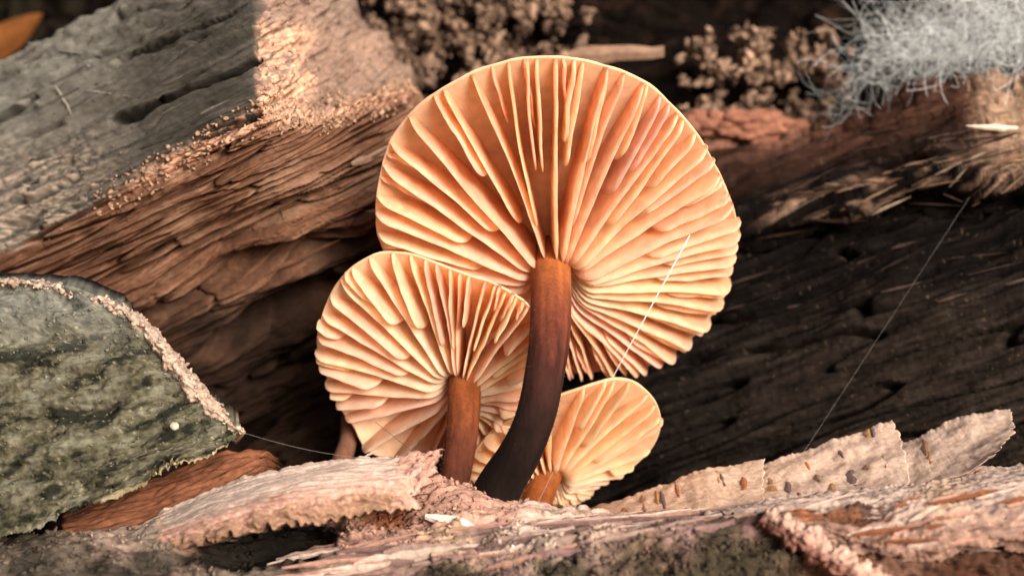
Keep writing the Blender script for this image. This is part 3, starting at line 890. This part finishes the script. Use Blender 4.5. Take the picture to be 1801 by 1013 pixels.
# thin bark layers along the log's front edge
for i in range(84):
    x0 = random.uniform(420, 1260)
    L = random.uniform(90, 330)
    off = random.uniform(-34, 22)
    def line(x): return np.interp(x, [400, 560, 760, 1000, 1200, 1380], [1016, 1003, 985, 964, 938, 905]) + off
    p0, n0 = FRONT.near(x0, line(x0)); p1, n1 = FRONT.near(x0 + L, line(x0 + L) - 2)
    cc = random.choice([PALE * 0.9, PINK * 0.8, np.array([.24, .15, .14]), np.array([.16, .1, .09]), np.array([.33, .23, .2])])
    splinter('bark_layer', p0 + n0 * 0.004, p1 + n1 * 0.006, random.uniform(.003, .010), .0020, cc, M_CRUMB, front, random.uniform(-.01, .02), 9, i, None, 0.3)

# crumbs on the rim
def scatter(sheet, n, box, keep=None, lift=0.002):
    k = np.flatnonzero((sheet.px > box[0]) & (sheet.px < box[1]) & (sheet.py > box[2]) & (sheet.py < box[3]))
    k = RNG.choice(k, n * 3)
    if keep is not None:
        k = k[keep(sheet.px.ravel()[k], sheet.py.ravel()[k])]
    k = k[:n]
    return sheet.P.reshape(-1, 3)[k] + sheet.N.reshape(-1, 3)[k] * lift, k
pts, k = scatter(FRONT, 700, (560, 920, 840, 985))
crumbs('crumbled_wood', pts, RNG.uniform(.0015, .0055, len(pts)), FRONT.col.reshape(-1, 3)[k] * RNG.uniform(.8, 1.25, (len(pts), 1)), M_CRUMB, front)
pts, k = scatter(FRONT, 500, (-60, 420, 930, 1013))
crumbs('gritty_moss', pts, RNG.uniform(.0015, .006, len(pts)), FRONT.col.reshape(-1, 3)[k] * RNG.uniform(.7, 1.6, (len(pts), 1)), M_BARK, front)
pts, k = scatter(FRONT, 1600, (760, 1540, 950, 1040))
crumbs('moss_grains', pts, RNG.uniform(.0015, .005, len(pts)), FRONT.col.reshape(-1, 3)[k] * RNG.uniform(.6, 1.5, (len(pts), 1)), M_BARK, front)

# ------------------------------------------------------------------ pale bark tongue
def tongue_col(px, py, U, V, h):
    sp = fbm(iso(px, py, 11, 4), 4, 101, 0.65)
    st = fbm(grain(px, py, 14, 70, 7, 1), 3, 102)
    c = np.array([.60, .47, .40]) * (1 + 0.18 * sp + 0.12 * st)[..., None]
    c = lerp(c, PINK * 1.05, (smooth(0.38, 0.62, V + 0.25 * sp))[..., None])
    c = lerp(c, np.array([.26, .15, .10]) * (1 + .5 * sp)[..., None], smooth(0.60, 0.82, V + 0.2 * sp)[..., None])
    c = lerp(c, PINK * (1 + .4 * sp)[..., None], (smooth(680, 720, px + 12 * sp))[..., None])
    return lerp(c, RUST * 1.1, (0.8 * smooth(0.5, 0.9, np.exp(-(((px - 490) / 22) ** 2 + ((py - 872 + (px - 490) * .4) / 9) ** 2)) + .25 * sp))[..., None])
net = [
 [(215,935,-.06),(300,893,-.08),(380,858,-.09),(440,836,-.10),(560,812,-.11),(690,800,-.12),(775,795,-.13)],
 [(220,942,-.12),(310,906,-.15),(390,874,-.17),(450,854,-.18),(565,832,-.19),(680,818,-.18),(768,806,-.17)],
 [(225,950,-.19),(320,922,-.23),(400,894,-.25),(460,876,-.26),(565,856,-.26),(672,842,-.24),(755,832,-.21)],
 [(230,962,-.23),(325,942,-.275),(405,918,-.295),(465,902,-.30),(562,886,-.295),(655,868,-.27),(745,858,-.24)],
 [(235,978,-.235),(330,962,-.28),(410,940,-.305),(475,926,-.31),(558,918,-.30),(635,905,-.28),(735,890,-.25)],
]
def tongue_disp(px, py, U, V):
    return 0.004 * fbm(iso(px, py, 80, 3), 3, 103, .45) + 0.0032 * fbm(grain(px, py, 14, 130, 10, 1), 4, 104, .6) + 0.009 * fbm(grain(px, py, 14, 34, 16, 6), 4, 105, .55) * np.maximum(smooth(660, 720, px), smooth(.5, .8, V))
TONGUE = Sheet(net, 260, 90, tongue_disp, {'right': (26, 0.05, 14, 2), 'top': (5, 0.05, 20, 4), 'bottom': (14, 0.12, 22, 5)}, 0.1, (0, 0.06, -0.01), tongue_col)
tg = TONGUE.build('bark_flake', M_PALE)
tag(tg, 'pale pinkish-white bark tongue with a torn end beside the chestnut stem', 'bark')
for i, (a0, b0, w) in enumerate([((700,812),(735,792),3), ((722,840),(744,818),4), ((738,850),(760,812),4), ((640,800),(668,790),2), ((745,815),(778,800),4), ((730,868),(742,842),3)]):
    p0, n0 = TONGUE.near(*a0)
    splinter('splinter', p0, at((b0[0], b0[1], p0[1] - .01)), w / 1000 * 1.3, .002, PALE if i % 2 else PINK, M_PALE, tg, 0.02, 6, 300 + i)

# white splinter on the rim
p0, n0 = FRONT.near(748, 918)
p1, n1 = FRONT.near(870, 934)
ws = splinter('wood_splinter', p0 + n0 * .016, p1 + n1 * .006, .013, .004, np.array([.72, .62, .56]), M_PALE, None, .02, 8, 77, None, .5)
tag(ws, 'short white wood splinter lying on the pink crumbling rim', 'splinter')

# long smooth strip of inner bark on the rim
net = [
 [(748,930,-.18),(850,912,-.17),(955,903,-.17),(1040,903,-.17),(1085,914,-.17),(1170,928,-.17),(1290,915,-.17)],
 [(752,948,-.25),(855,935,-.24),(960,926,-.24),(1045,924,-.24),(1095,928,-.24),(1180,935,-.24),(1295,918,-.23)],
 [(756,966,-.30),(860,957,-.30),(965,948,-.30),(1050,943,-.30),(1105,940,-.30),(1190,940,-.29),(1300,921,-.28)],
 [(760,984,-.32),(865,974,-.32),(970,964,-.33),(1055,956,-.33),(1115,949,-.33),(1200,944,-.32),(1305,924,-.31)],
]
def strip_col(px, py, U, V, h):
    sp = fbm(iso(px, py, 9, 4), 4, 171, .6); st = fbm(grain(px, py, 9, 90, 8, 1), 4, 172, .55)
    c = np.array([.66, .46, .37]) * (1 + .14 * sp + .16 * st)[..., None]
    c = lerp(c, np.array([.62, .36, .27]), (smooth(.0, .5, fbm(iso(px, py, 60, 2), 3, 173)) * .5)[..., None])
    c = lerp(c, np.array([.30, .22, .15]), (smooth(850, 790, px + 16 * sp) * .7)[..., None])
    return lerp(c, np.array([.22, .13, .12]), (smooth(.72, .95, V + .25 * st))[..., None])
STRIP = Sheet(net, 260, 60, lambda px, py, U, V: .006 * fbm(grain(px, py, 9, 90, 22, 3), 4, 174, .5) + .003 * fbm(iso(px, py, 16, 3), 3, 175, .5),
              {'top': (7, .06, 22, 3), 'bottom': (7, .08, 26, 5)}, 0, (0, .03, -.03), strip_col)
strip = STRIP.build('inner_bark_strip', M_PALE)
tag(strip, 'long smooth pale pink strip of inner bark below the small mushroom', 'bark')

# ------------------------------------------------------------------ birch bark sheet with lenticels
birch = empty('birch_bark', at((1400, 930, -.05)))
tag(birch, 'curved strip of pale birch bark with rusty lenticels against the black log', 'bark')
def birch_col(px, py, U, V, h):
    sp = fbm(iso(px, py, 9, 4), 4, 111, 0.65)
    st = fbm(grain(px, py, 15, 60, 6, 1), 3, 112)
    vt = fbm(grain(px, py, -72, 40, 5, 1), 3, 114)
    c = np.array([.60, .42, .315]) * (1 + 0.2 * sp + 0.12 * st + 0.10 * vt)[..., None]
    c = lerp(c, np.array([.48, .30, .2]), (smooth(0.2, 0.7, fbm(iso(px, py, 55, 2), 3, 113)) * .6)[..., None])
    c = lerp(c, np.array([.62, .48, .42]), smooth(1250, 1500, px)[..., None] * .4)
    return lerp(c, np.array([.22, .13, .09]), (smooth(1130, 1020, px) * .8)[..., None])
def birch_disp(px, py, U, V):
    return 0.006 * fbm(iso(px, py, 60, 3), 3, 115, .45) + 0.0005 * fbm(grain(px, py, -72, 50, 8, 1), 3, 116)
flaps = [
 [[(985,915,.12),(1080,880,.11),(1170,850,.10),(1245,822,.09),(1345,804,.08)],
  [(985,930,.05),(1085,905,.03),(1175,885,.02),(1250,862,.01),(1343,850,.00)],
  [(990,950,-.04),(1090,935,-.06),(1180,922,-.08),(1260,912,-.09),(1345,900,-.10)]],
 [[(1328,818,.11),(1380,802,.10),(1440,784,.10),(1500,763,.09),(1570,738,.08)],
  [(1326,860,.02),(1390,845,.01),(1450,835,.00),(1510,818,.00),(1590,790,-.01)],
  [(1330,905,-.09),(1400,895,-.10),(1460,885,-.11),(1520,872,-.12),(1600,850,-.12)]],
 [[(1560,785,.12),(1610,768,.11),(1660,745,.11),(1710,728,.10),(1776,720,.09)],
  [(1560,815,.04),(1615,805,.03),(1665,790,.02),(1715,775,.01),(1782,755,.00)],
  [(1560,870,-.06),(1620,860,-.08),(1665,845,-.09),(1700,832,-.10),(1750,800,-.10)]],
]
FL = []
for i, nt in enumerate(flaps):
    S = Sheet(nt, 130, 60, birch_disp, {'top': (4, .05, 18, 2 + i), 'right': (10 if i == 2 else 6, .08, 12, 4 + i)}, 0, (0, .014, -.006), birch_col)
    S.build('bark_flap', M_PALE, birch)
    FL.append(S)
lent = [(1100,905,5,22),(1130,888,4,30),(1155,876,4,22),(1165,880,4,26),(1190,862,3,20),(1208,900,5,14),(1262,838,4,18),(1270,844,3,16),(1308,850,5,20),
        (1352,838,7,22),(1358,866,8,20),(1386,860,5,22),(1405,874,4,14),(1438,842,4,14),(1464,862,5,18),(1498,838,8,18),(1505,860,5,16),(1518,866,4,14),(1526,758,6,18),(1533,762,4,16),(1555,812,3,18),
        (1627,788,5,22),(1634,804,5,18),(1480,800,3,10),(1420,820,3,9),(1526,826,5,8)]
for i, (x, y, w, hh) in enumerate(lent):
    S = FL[0] if x < 1335 else FL[1] if x < 1585 else FL[2]
    p, n = S.near(x, y)
    q0, _ = S.near(x - 2, y - hh * .6); q1, _ = S.near(x + 4, y + hh * .6)
    cc = [np.array([.36, .13, .06]), np.array([.30, .16, .10]), np.array([.42, .22, .09]), np.array([.16, .11, .10])][i % 4]
    splinter('lenticel', q0 + n * .0006, q1 + n * .0006, w / 760, .0014, cc, M_PALE, birch, .0, 5, 500 + i, n, .4)

# ------------------------------------------------------------------ pinkish bark plate at the rim's far side
def plate_disp(px, py, U, V):
    h = 0.008 * fbm(grain(px, py, 12, 120, 14, 2), 4, 121, .6) + 0.003 * fbm(iso(px, py, 14, 2), 3, 122, .5)
    h += 0.022 * fbm(grain(px, py, 14, 80, 26, 5), 4, 123, .5) * smooth(0.25, 0.6, V)
    h -= 0.05 * np.exp(-(((px - 1490) / 55) ** 2 + ((py - 908) / 12) ** 2))
    return h
def plate_col(px, py, U, V, h):
    sp = fbm(iso(px, py, 11, 4), 4, 124, .65); st = fbm(grain(px, py, 12, 110, 8, 1), 4, 125, .6)
    c = np.array([.56, .42, .36]) * (1 + .2 * sp + .15 * st)[..., None]
    c = lerp(c, np.array([.36, .22, .175]) * (1 + .45 * st + .3 * sp)[..., None], smooth(.35, .7, V + .12 * sp)[..., None])
    c = lerp(c, np.array([.60, .40, .27]), (np.exp(-(((px - 1660) / 40) ** 2 + ((py - 875) / 34) ** 2)) * .9)[..., None])
    return lerp(c, np.array([.06, .035, .03]), np.exp(-(((px - 1490) / 50) ** 2 + ((py - 910) / 12) ** 2))[..., None])
net = [
 [(1230,905,-.16),(1340,884,-.17),(1450,864,-.17),(1560,856,-.17),(1640,846,-.17),(1725,832,-.17),(1890,800,-.16)],
 [(1280,905,-.24),(1370,892,-.26),(1460,882,-.27),(1560,876,-.27),(1650,870,-.28),(1740,858,-.27),(1890,835,-.26)],
 [(1330,908,-.31),(1410,908,-.34),(1480,910,-.35),(1565,912,-.36),(1655,905,-.37),(1745,895,-.36),(1890,885,-.34)],
 [(1370,915,-.33),(1440,930,-.36),(1500,945,-.37),(1580,965,-.38),(1670,955,-.39),(1760,940,-.38),(1890,950,-.36)],
 [(1400,925,-.30),(1460,950,-.33),(1520,975,-.34),(1590,1000,-.34),(1680,975,-.33),(1770,955,-.32),(1890,970,-.30)],
]
PLATE = Sheet(net, 300, 110, plate_disp, {'bottom': (16, .08, 26, 4), 'top': (6, .06, 18, 2)}, 0.2, (0, .05, -.02), plate_col)
plate = PLATE.build('bark_plate', M_CRUMB)
tag(plate, 'thick pinkish bark plate with shaggy torn layers on the front log', 'bark')
for i in range(34):
    x0 = random.uniform(1380, 1780); y0 = random.uniform(880, 960)
    p0, n0 = PLATE.near(x0, y0); p1, n1 = PLATE.near(x0 + random.uniform(30, 110), y0 - random.uniform(4, 22))
    if np.linalg.norm(p1 - p0) < .02: continue
    splinter('bark_layer', p0 + n0 * .003, p1 + n1 * .008, random.uniform(.003, .007), .002, random.choice([PINK, PALE, RUST * .8, np.array([.3, .2, .17])]), M_CRUMB, plate, .01, 7, 600 + i)
# crumbling pink ridge running down from it
net = [
 [(1350,892,-.34),(1400,912,-.37),(1450,940,-.39),(1500,970,-.41),(1560,1010,-.42),(1620,1060,-.42)],
 [(1345,905,-.37),(1390,930,-.40),(1435,960,-.42),(1485,990,-.44),(1535,1025,-.45),(1590,1075,-.45)],
 [(1335,918,-.36),(1372,945,-.39),(1415,975,-.41),(1460,1005,-.43),(1510,1042,-.44),(1560,1090,-.44)],
]
def rdg_col(px, py, U, V, h):
    sp = fbm(iso(px, py, 12, 4), 4, 131, .65)
    return lerp(np.array([.62, .40, .32]), np.array([.28, .13, .10]), smooth(.35, .75, V + .2 * sp)[..., None]) * (1 + .3 * sp)[..., None]
RIDGE = Sheet(net, 160, 50, lambda px, py, U, V: .013 * fbm(iso(px, py, 22, 3), 4, 132, .55), {'top': (12, .2, 14, 3), 'bottom': (12, .2, 14, 4)}, 0, (0, .08, -.03), rdg_col)
rd = RIDGE.build('crumbling_ridge', M_CRUMB)
tag(rd, 'crumbling pink and rust-red wood ridge slanting down between moss and bark plate', 'rotten wood')

# ------------------------------------------------------------------ mossy bark slab
SLABN = [
 [(-80,490,.02),(30,496,.00),(110,506,-.02),(165,518,-.03),(215,540,-.04)],
 [(-80,600,-.03),(50,600,-.05),(140,605,-.06),(225,618,-.07),(292,645,-.08)],
 [(-80,710,-.07),(60,705,-.09),(170,700,-.10),(280,700,-.11),(362,708,-.11)],
 [(-80,820,-.10),(60,800,-.12),(190,785,-.13),(320,770,-.13),(424,762,-.13)],
 [(-80,955,-.12),(40,938,-.14),(130,905,-.15),(250,852,-.15),(398,786,-.14)],
]
def slab_disp(px, py, U, V):
    return (0.014 * fbm(grain(px, py, 6, 90, 30, 2), 4, 141, .5) + 0.0045 * fbm(grain(px, py, 6, 24, 13, 3), 3, 142, .55)
            + .02 * fbm(iso(px, py, 90, 6), 2, 143))
def slab_col(px, py, U, V, h):
    a = fbm(grain(px, py, 10, 95, 44, 2), 6, 144, .65); sp = fbm(iso(px, py, 9, 4), 3, 145, .65)
    c = np.array([.115, .105, .070]) * (1 + .6 * sp)[..., None]
    c = lerp(c, np.array([.022, .023, .017]), smooth(.0, .4, a)[..., None])
    c = lerp(c, np.array([.20, .195, .15]), (smooth(.1, .5, -a) * .8)[..., None])
    up = smooth(640, 520, py + 20 * sp)
    c = lerp(c, np.array([.25, .25, .225]) * (1 + .35 * sp)[..., None], (up * .65)[..., None])
    low = smooth(0.955, 0.985, V + .015 * sp) * smooth(160, 220, px)
    c = lerp(c, np.array([.5, .4, .24]), (low * .8)[..., None])  # golden sunlight along the lower edge, painted into the bark colour
    return lerp(c, np.array([.42, .36, .27]), (smooth(.66, .8, sp + .2 * a) * .6)[..., None])
slab = empty('bark_slab', at((60, 950, -.12)))
tag(slab, 'thick slab of grey-green mossy bark with a pale broken edge', 'bark')
SLAB = Sheet(SLABN, 290, 230, slab_disp, {'bottom': (9, .04, 22, 3), 'right': (8, .05, 20, 2)}, 0.6, (-.02, .10, .02), slab_col, 0.0, True, None, (1.6, 0))
SLAB.build('mossy_face', M_BARK, slab)
path = np.array([(-20,492,.01),(60,498,.0),(130,511,-.02),(205,538,-.04),(262,580,-.06),(310,640,-.085),(362,705,-.11),(428,760,-.13)], float)
offx = np.array([0, 2, 5, 9, 14, 16, 20, 4]); offy = np.array([-5, -6, -9, -11, -12, -16, -18, 4])
offx, offy = offx * .5, offy * .5
r0 = path + np.stack([offx * 1.0, offy * 1.0, np.full(8, .07)], -1)
r1 = path + np.stack([offx * .6, offy * .6, np.full(8, .02)], -1)
r2 = path + np.stack([offx * -.1, offy * -.1, np.full(8, -.012)], -1)
r3 = path + np.stack([offx * -1.0 - 3, offy * -1.0 + 2, np.full(8, -.006)], -1)
def rim_col(px, py, U, V, h):
    sp = fbm(iso(px, py, 9, 4), 4, 151, .65)
    return lerp(np.array([.62, .47, .38]), np.array([.36, .25, .19]), smooth(-.1, .5, sp)[..., None])
RIM = Sheet([r0, r1, r2, r3], 260, 34, lambda px, py, U, V: .007 * fbm(iso(px, py, 16, 3), 4, 152, .6), {'top': (6, .3, 14, 3), 'bottom': (9, .3, 12, 4)}, 0, (-.02, .05, -.02), rim_col)
RIM.build('broken_rim', M_CRUMB, slab)
pts, k = scatter(RIM, 90, (0, 430, 480, 780))
crumbs('rim_crumbs', pts, RNG.uniform(.0015, .005, len(pts)), RIM.col.reshape(-1, 3)[k] * RNG.uniform(.8, 1.2, (len(pts), 1)), M_CRUMB, slab)
pts, k = scatter(SLAB, 420, (-60, 420, 500, 940))
crumbs('moss_grains', pts, RNG.uniform(.001, .0035, len(pts)), SLAB.col.reshape(-1, 3)[k] * RNG.uniform(.7, 1.7, (len(pts), 1)), M_BARK, slab)
p, n = SLAB.near(308, 750)
lump('grit', p + n * .003, .008, (.5, .45, .36), M_PALE, None, (1, .8, .9), 2, .2, 4, 'small round cream grit speck on the mossy bark slab', 'grit')
p, n = FRONT.near(178, 930)
lump('bark_chip', p + n * .012, .020, (.40, .30, .22), M_PALE, None, (1.1, .6, .7), 3, .35, 9, 'little pale bark chip below the mossy slab', 'bark chip')

# rust-red wedge of wood under the slab
net = [
 [(110,905,.02),(260,845,.03),(340,810,.04),(400,792,.05),(460,795,.06)],
 [(110,920,-.03),(265,870,-.02),(345,842,-.02),(405,822,-.01),(458,815,.00)],
 [(110,950,-.10),(270,915,-.09),(350,890,-.08),(410,860,-.07),(462,835,-.06)],
]
def wedge_col(px, py, U, V, h):
    st = fbm(grain(px, py, 22, 80, 10, 1), 4, 161, .6)
    return np.array([.25, .10, .055]) * (1 + .35 * st)[..., None]
WEDGE = Sheet(net, 130, 60, lambda px, py, U, V: .008 * fbm(grain(px, py, 22, 70, 18, 1), 4, 162), {'right': (14, .1, 12, 3)}, 0, (0, .25, -.05), wedge_col)
wg = WEDGE.build('wood_wedge', M_WEATHER)
tag(wg, 'smooth rust-brown wood wedge showing under the mossy slab', 'wood')

# ------------------------------------------------------------------ details of the logs
# crumbs along the broken end and ridge of the weathered log
def near_ridge(px, py):
    return (np.abs(py - np.interp(px, [150, 330, 460, 540, 600, 720], [370, 275, 205, 212, 200, 168])) < 22 + 14 * RNG.random(len(px)))
pts, k = scatter(LOG, 900, (170, 725, 150, 380), near_ridge)
crumbs('ridge_crumbs', pts, RNG.uniform(.0015, .006, len(pts)), np.array([.50, .31, .21]) * RNG.uniform(.6, 1.2, (len(pts), 1)), M_CRUMB, weathered)
pts, k = scatter(LOG, 450, (456, 712, -40, 190))
crumbs('end_crumbs', pts, RNG.uniform(.0015, .005, len(pts)), LOG.col.reshape(-1, 3)[k] * RNG.uniform(.7, 1.3, (len(pts), 1)), M_CRUMB, weathered)
pts, k = scatter(LOG, 350, (-60, 240, 60, 440))
crumbs('dust_grains', pts, RNG.uniform(.001, .0035, len(pts)), LOG.col.reshape(-1, 3)[k] * RNG.uniform(.8, 1.3, (len(pts), 1)), M_WEATHER, weathered)
# slivers lying along the grain of both logs
for i in range(60):
    x0 = random.uniform(-40, 420); y0 = random.uniform(30, 420)
    L = random.uniform(25, 120)
    p0, n0 = LOG.near(x0, y0); p1, n1 = LOG.near(x0 + L, y0 - L * .51)
    if y0 < 120 - x0 * .5 or y0 > 440 - x0 * .52: continue
    splinter('splinter', p0 + n0 * .002, p1 + n1 * .004, random.uniform(.002, .005), .002, GREY * random.uniform(.7, 1.5), M_WEATHER, weathered, .01, 6, 700 + i)
for i, (a0, a1, w, c) in enumerate([((104,158),(136,208),4,(.36,.33,.26)), ((158,118),(190,128),4,(.42,.38,.33)), ((165,165),(228,170),3,(.38,.34,.3)), ((84,92),(190,100),2,(.34,.31,.28)), ((600,290),(690,255),12,(.36,.23,.17)), ((585,405),(660,360),9,(.36,.22,.15))]):
    p0, n0 = LOG.near(*a0); p1, n1 = LOG.near(*a1)
    splinter('splinter', p0 + n0 * .008, p1 + n1 * .010, w / 1100, .003, np.array(c), M_WEATHER, weathered, .03, 7, 800 + i)
for i in range(70):
    x0 = random.uniform(380, 640); y0 = random.uniform(430, 760) if i % 2 else random.uniform(300, 480)
    L = random.uniform(40, 150)
    p0, n0 = LOG.near(x0, y0); p1, n1 = LOG.near(x0 + L, y0 - L * .48)
    k = np.argmin((LOG.px - x0) ** 2 + (LOG.py - y0) ** 2)
    splinter('splinter', p0 + n0 * .003, p1 + n1 * .006, random.uniform(.002, .006), .003, LOG.col.reshape(-1, 3)[k] * random.uniform(.8, 1.5), M_WEATHER, weathered, .01, 6, 900 + i)
for i in range(84):
    if i < 44:
        x0 = random.uniform(1320, 1780); y0 = np.interp(x0, [1290, 1480, 1640, 1800], [380, 345, 300, 318]) + random.gauss(0, 12)
        c = random.choice([np.array([.30, .19, .12]), np.array([.38, .29, .22]), np.array([.10, .06, .04]), np.array([.22, .12, .07])]) * (0.4 if x0 < 1480 else 1)
    else:
        x0 = random.uniform(1250, 1780); y0 = random.uniform(230, 560)
        c = np.array([.06, .04, .032]) * random.uniform(.6, 2)
    L = random.uniform(25, 110)
    p0, n0 = DARK.near(x0, y0); p1, n1 = DARK.near(x0 + L, y0 - L * random.uniform(.1, .4))
    splinter('splinter', p0 + n0 * .003, p1 + n1 * .007, random.uniform(.0012, .004), .002, c, M_CRUMB, dark, .01, 6, 1000 + i)
p0, n0 = DARK.near(1790, 220)
ws2 = splinter('wood_splinter', at((1790, 226, p0[1] - .01)), at((1698, 222, p0[1] - .05)), .007, .004, np.array([.72, .58, .46]), M_PALE, None, .01, 8, 78, None, .1)
tag(ws2, 'pale pointed splinter sticking out of the black log near its orange wood', 'splinter')

# ------------------------------------------------------------------ grainy wood dust in the hollow
def heap(name, label, box, n, sd, depth, cmul):
    x = RNG.uniform(box[0], box[1], n * 4); y = RNG.uniform(box[2], box[3], n * 4)
    cx, cy = (box[0] + box[1]) / 2, (box[2] + box[3]) / 2
    e = 1 - np.maximum(np.abs(x - cx) / (box[1] - cx), np.abs(y - cy) / (box[3] - cy))
    dn = fbm(iso(x, y, 45, sd), 4, sd, .6)
    keep = np.flatnonzero((dn + 0.5 * np.minimum(e * 3, 1) > RNG.uniform(.15, .6, n * 4)))[:n]
    x, y = x[keep], y[keep]
    q = np.array([BANK.near(a, b)[0] for a, b in zip(x, y)])
    yy = np.minimum(q[:, 1], depth + .1) - .02 - .06 * np.clip(dn[keep] + .3, 0, 1) - .03 * RNG.random(len(x))
    P = at(np.stack([x, y, yy], -1))
    cl = np.array([.30, .195, .14]) * cmul * RNG.uniform(.25, 1.3, (len(x), 1)) * (0.45 + 0.9 * np.clip(dn[keep] + .4, 0, 1))[:, None]
    o = crumbs(name, P, np.clip(.0055 * np.exp(RNG.normal(0, .5, len(x))), .002, .016), cl, M_CRUMB)
    tag(o, label, 'wood dust')
heap('wood_dust', 'clumped brown wood dust behind the top of the large cap', (630, 1040, -40, 180), 2600, 3, .78, 1.0)
heap('wood_dust', 'tan clumps of wood dust between the large cap and white mould', (1190, 1500, 50, 240), 1900, 6, .72, 1.15)
heap('wood_dust', 'dark wood dust by the broken end of the grey log', (600, 760, 20, 210), 350, 9, .70, .6)
lmp = [(1225,215,30),(1265,222,34),(1310,214,34),(1355,222,34),(1395,228,26),(1330,236,30)]
rg = empty('red_wood_chunk', at((1310, 260, .66)))
tag(rg, 'reddish crumbly wood chunk on the dark log beside the large cap', 'rotten wood')
for i, (x, y, r_) in enumerate(lmp):
    lump('lump', at((x, y, .66)), r_ / 1000 * 1.2, np.array([.34, .15, .10]) * (0.8 + .1 * (i % 4)), M_CRUMB, rg, (1.3, .8, .7), 4, .55, 30 + i)
p0 = at((1000, 98, .60)); p1 = at((1168, 92, .58))
fs = splinter('wood_flake', p0, p1, .022, .008, np.array([.34, .21, .15]), M_WEATHER, None, .0, 9, 91, None, .45)
tag(fs, 'flat brown wood flake jutting out behind the large cap', 'splinter')

# ------------------------------------------------------------------ leaf in the corner
def leaf():
    n, m = 24, 13
    t = np.linspace(0, 1, n); s = np.linspace(-1, 1, m)
    T, S = np.meshgrid(t, s, indexing='ij')
    w = .055 * np.sin(math.pi * T ** .8) ** .8
    P = np.stack([T * .34 - .17, .03 * np.sin(T * 4) + .05 * S ** 2 * w / .05 * .6, S * w + .03 * T], -1)
    th = math.radians(18)
    x, z = P[..., 0].copy(), P[..., 2].copy()
    P[..., 0] = x * math.cos(th) - z * math.sin(th); P[..., 2] = x * math.sin(th) + z * math.cos(th)
    P = P * np.array([.8, 1, .8]) + at((-5, 72, 1.12))
    c = np.array([.46, .19, .06]) * (1 + .35 * fbm(P * 30, 3, 5))[..., None]
    V = np.concatenate([P.reshape(-1, 3), P.reshape(-1, 3) + np.array([0, .002, 0])])
    F = np.concatenate([gridfaces(n, m), gridfaces(n, m, n * m)[:, ::-1]])
    o = obj('dead_leaf', V, F, M_GILL, None, np.concatenate([c.reshape(-1, 3)] * 2))
    tag(o, 'orange-brown dead leaf lying behind the grey log', 'leaf')
leaf()

# ------------------------------------------------------------------ white mould
def mould():
    r = np.random.default_rng(5)
    V, F, off = [], [], 0
    C = []
    n = 22
    for i in range(1300):
        u = r.random() ** .6
        # the wisps lie along the crest of the log, thicker towards its far end
        x = 1500 + 340 * u + r.normal() * 52
        crest = np.interp(x, [1420, 1480, 1540, 1620, 1700, 1840], [215, 185, 130, 118, 108, 95])
        y = crest - abs(r.normal()) * np.interp(x, [1480, 1600, 1800], [24, 52, 90]) + r.normal() * 16
        if ((x - 1585) / 42) ** 2 + ((y - 138) / 22) ** 2 < 1: continue
        p = at((x, y, np.interp(x, [1480, 1840], [.52, .40]) + r.normal() * .02))
        th = r.uniform(-3.1, 3.1)
        ph = r.normal() * .35
        L = r.uniform(.08, .36)
        k1, k2 = r.normal() * 4.2 / n, r.normal() * 3 / n
        pts = [p]
        for k in range(n - 1):
            th += k1 + r.normal() * .10; ph += k2 + r.normal() * .08
            pts.append(pts[-1] + np.array([math.cos(th) * math.cos(ph), math.sin(ph) * .6, math.sin(th) * math.cos(ph)]) * L / n)
        pts = np.array(pts) - np.array(pts)[n // 2] + p
        v, f = tube(pts, r.uniform(.0001, .00034) * np.linspace(1.4, .4, n), 3)
        V.append(v.reshape(-1, 3)); F.append(f + off); off += v.size // 3
        C.append(np.tile(np.array([.86, .90, .92]) * r.uniform(.7, 1.05), (v.size // 3, 1)))
    o = obj('white_mould', np.concatenate(V), np.concatenate(F), M_MOULD, None, np.concatenate(C))
    tag(o, 'fluffy white mould threads over the top of the black log', 'mould', kind='stuff')
mould()

# ------------------------------------------------------------------ spider silk
def silk(label, a, b, r0, sag=.0, r1=None):
    a, b = np.asarray(a, float), np.asarray(b, float)
    t = np.linspace(0, 1, 24)[:, None]
    p = a + (b - a) * t + np.array([0, 0, -1.0]) * sag * np.sin(math.pi * t)
    rad = np.linspace(r0, r1 or r0, 24)
    V, F = tube(p, rad, 6)
    o = obj('silk_thread', V.reshape(-1, 3), F, M_SILK if r0 > .001 else M_FAINT)
    tag(o, label, 'silk thread', 'strands of spider silk')
silk('bright silk thread crossing the large cap down to the small cap', at((1213, 414, -.03)), at((1073, 672, .09)), .0015, .0, .0005)
p0, _ = DARK.near(1705, 318); p1, _ = FL[1].near(1415, 792)
silk('faint long silk thread hanging in front of the black log', p0 + np.array([0, -.01, 0]), p1, .00017)
p0, _ = RIM.near(425, 762); p1, _ = TONGUE.near(650, 808)
silk('faint silk thread from the mossy slab to the pale bark tongue', p0, p1, .00026, .006)
silk('short silk thread running down the small stem', at((990, 795, .10)), at((932, 912, .06)), .0005)
silk('fine silk thread across the lower gills of the middle-sized cap', at((660, 742, .06)), at((737, 803, -.11)), .0005)

# brown stub behind the middle cap
sv, sf = tube(crom(np.array([at((612, 735, .26)), at((612, 775, .22)), at((600, 815, .18)), at((590, 860, .14))]), 20), np.linspace(.014, .022, 20), 12)
st_ = obj('twig', sv.reshape(-1, 3), sf, M_STEM, None, np.array([.13, .06, .04]))
tag(st_, 'short dull brown stub behind the middle-sized cap', 'twig')
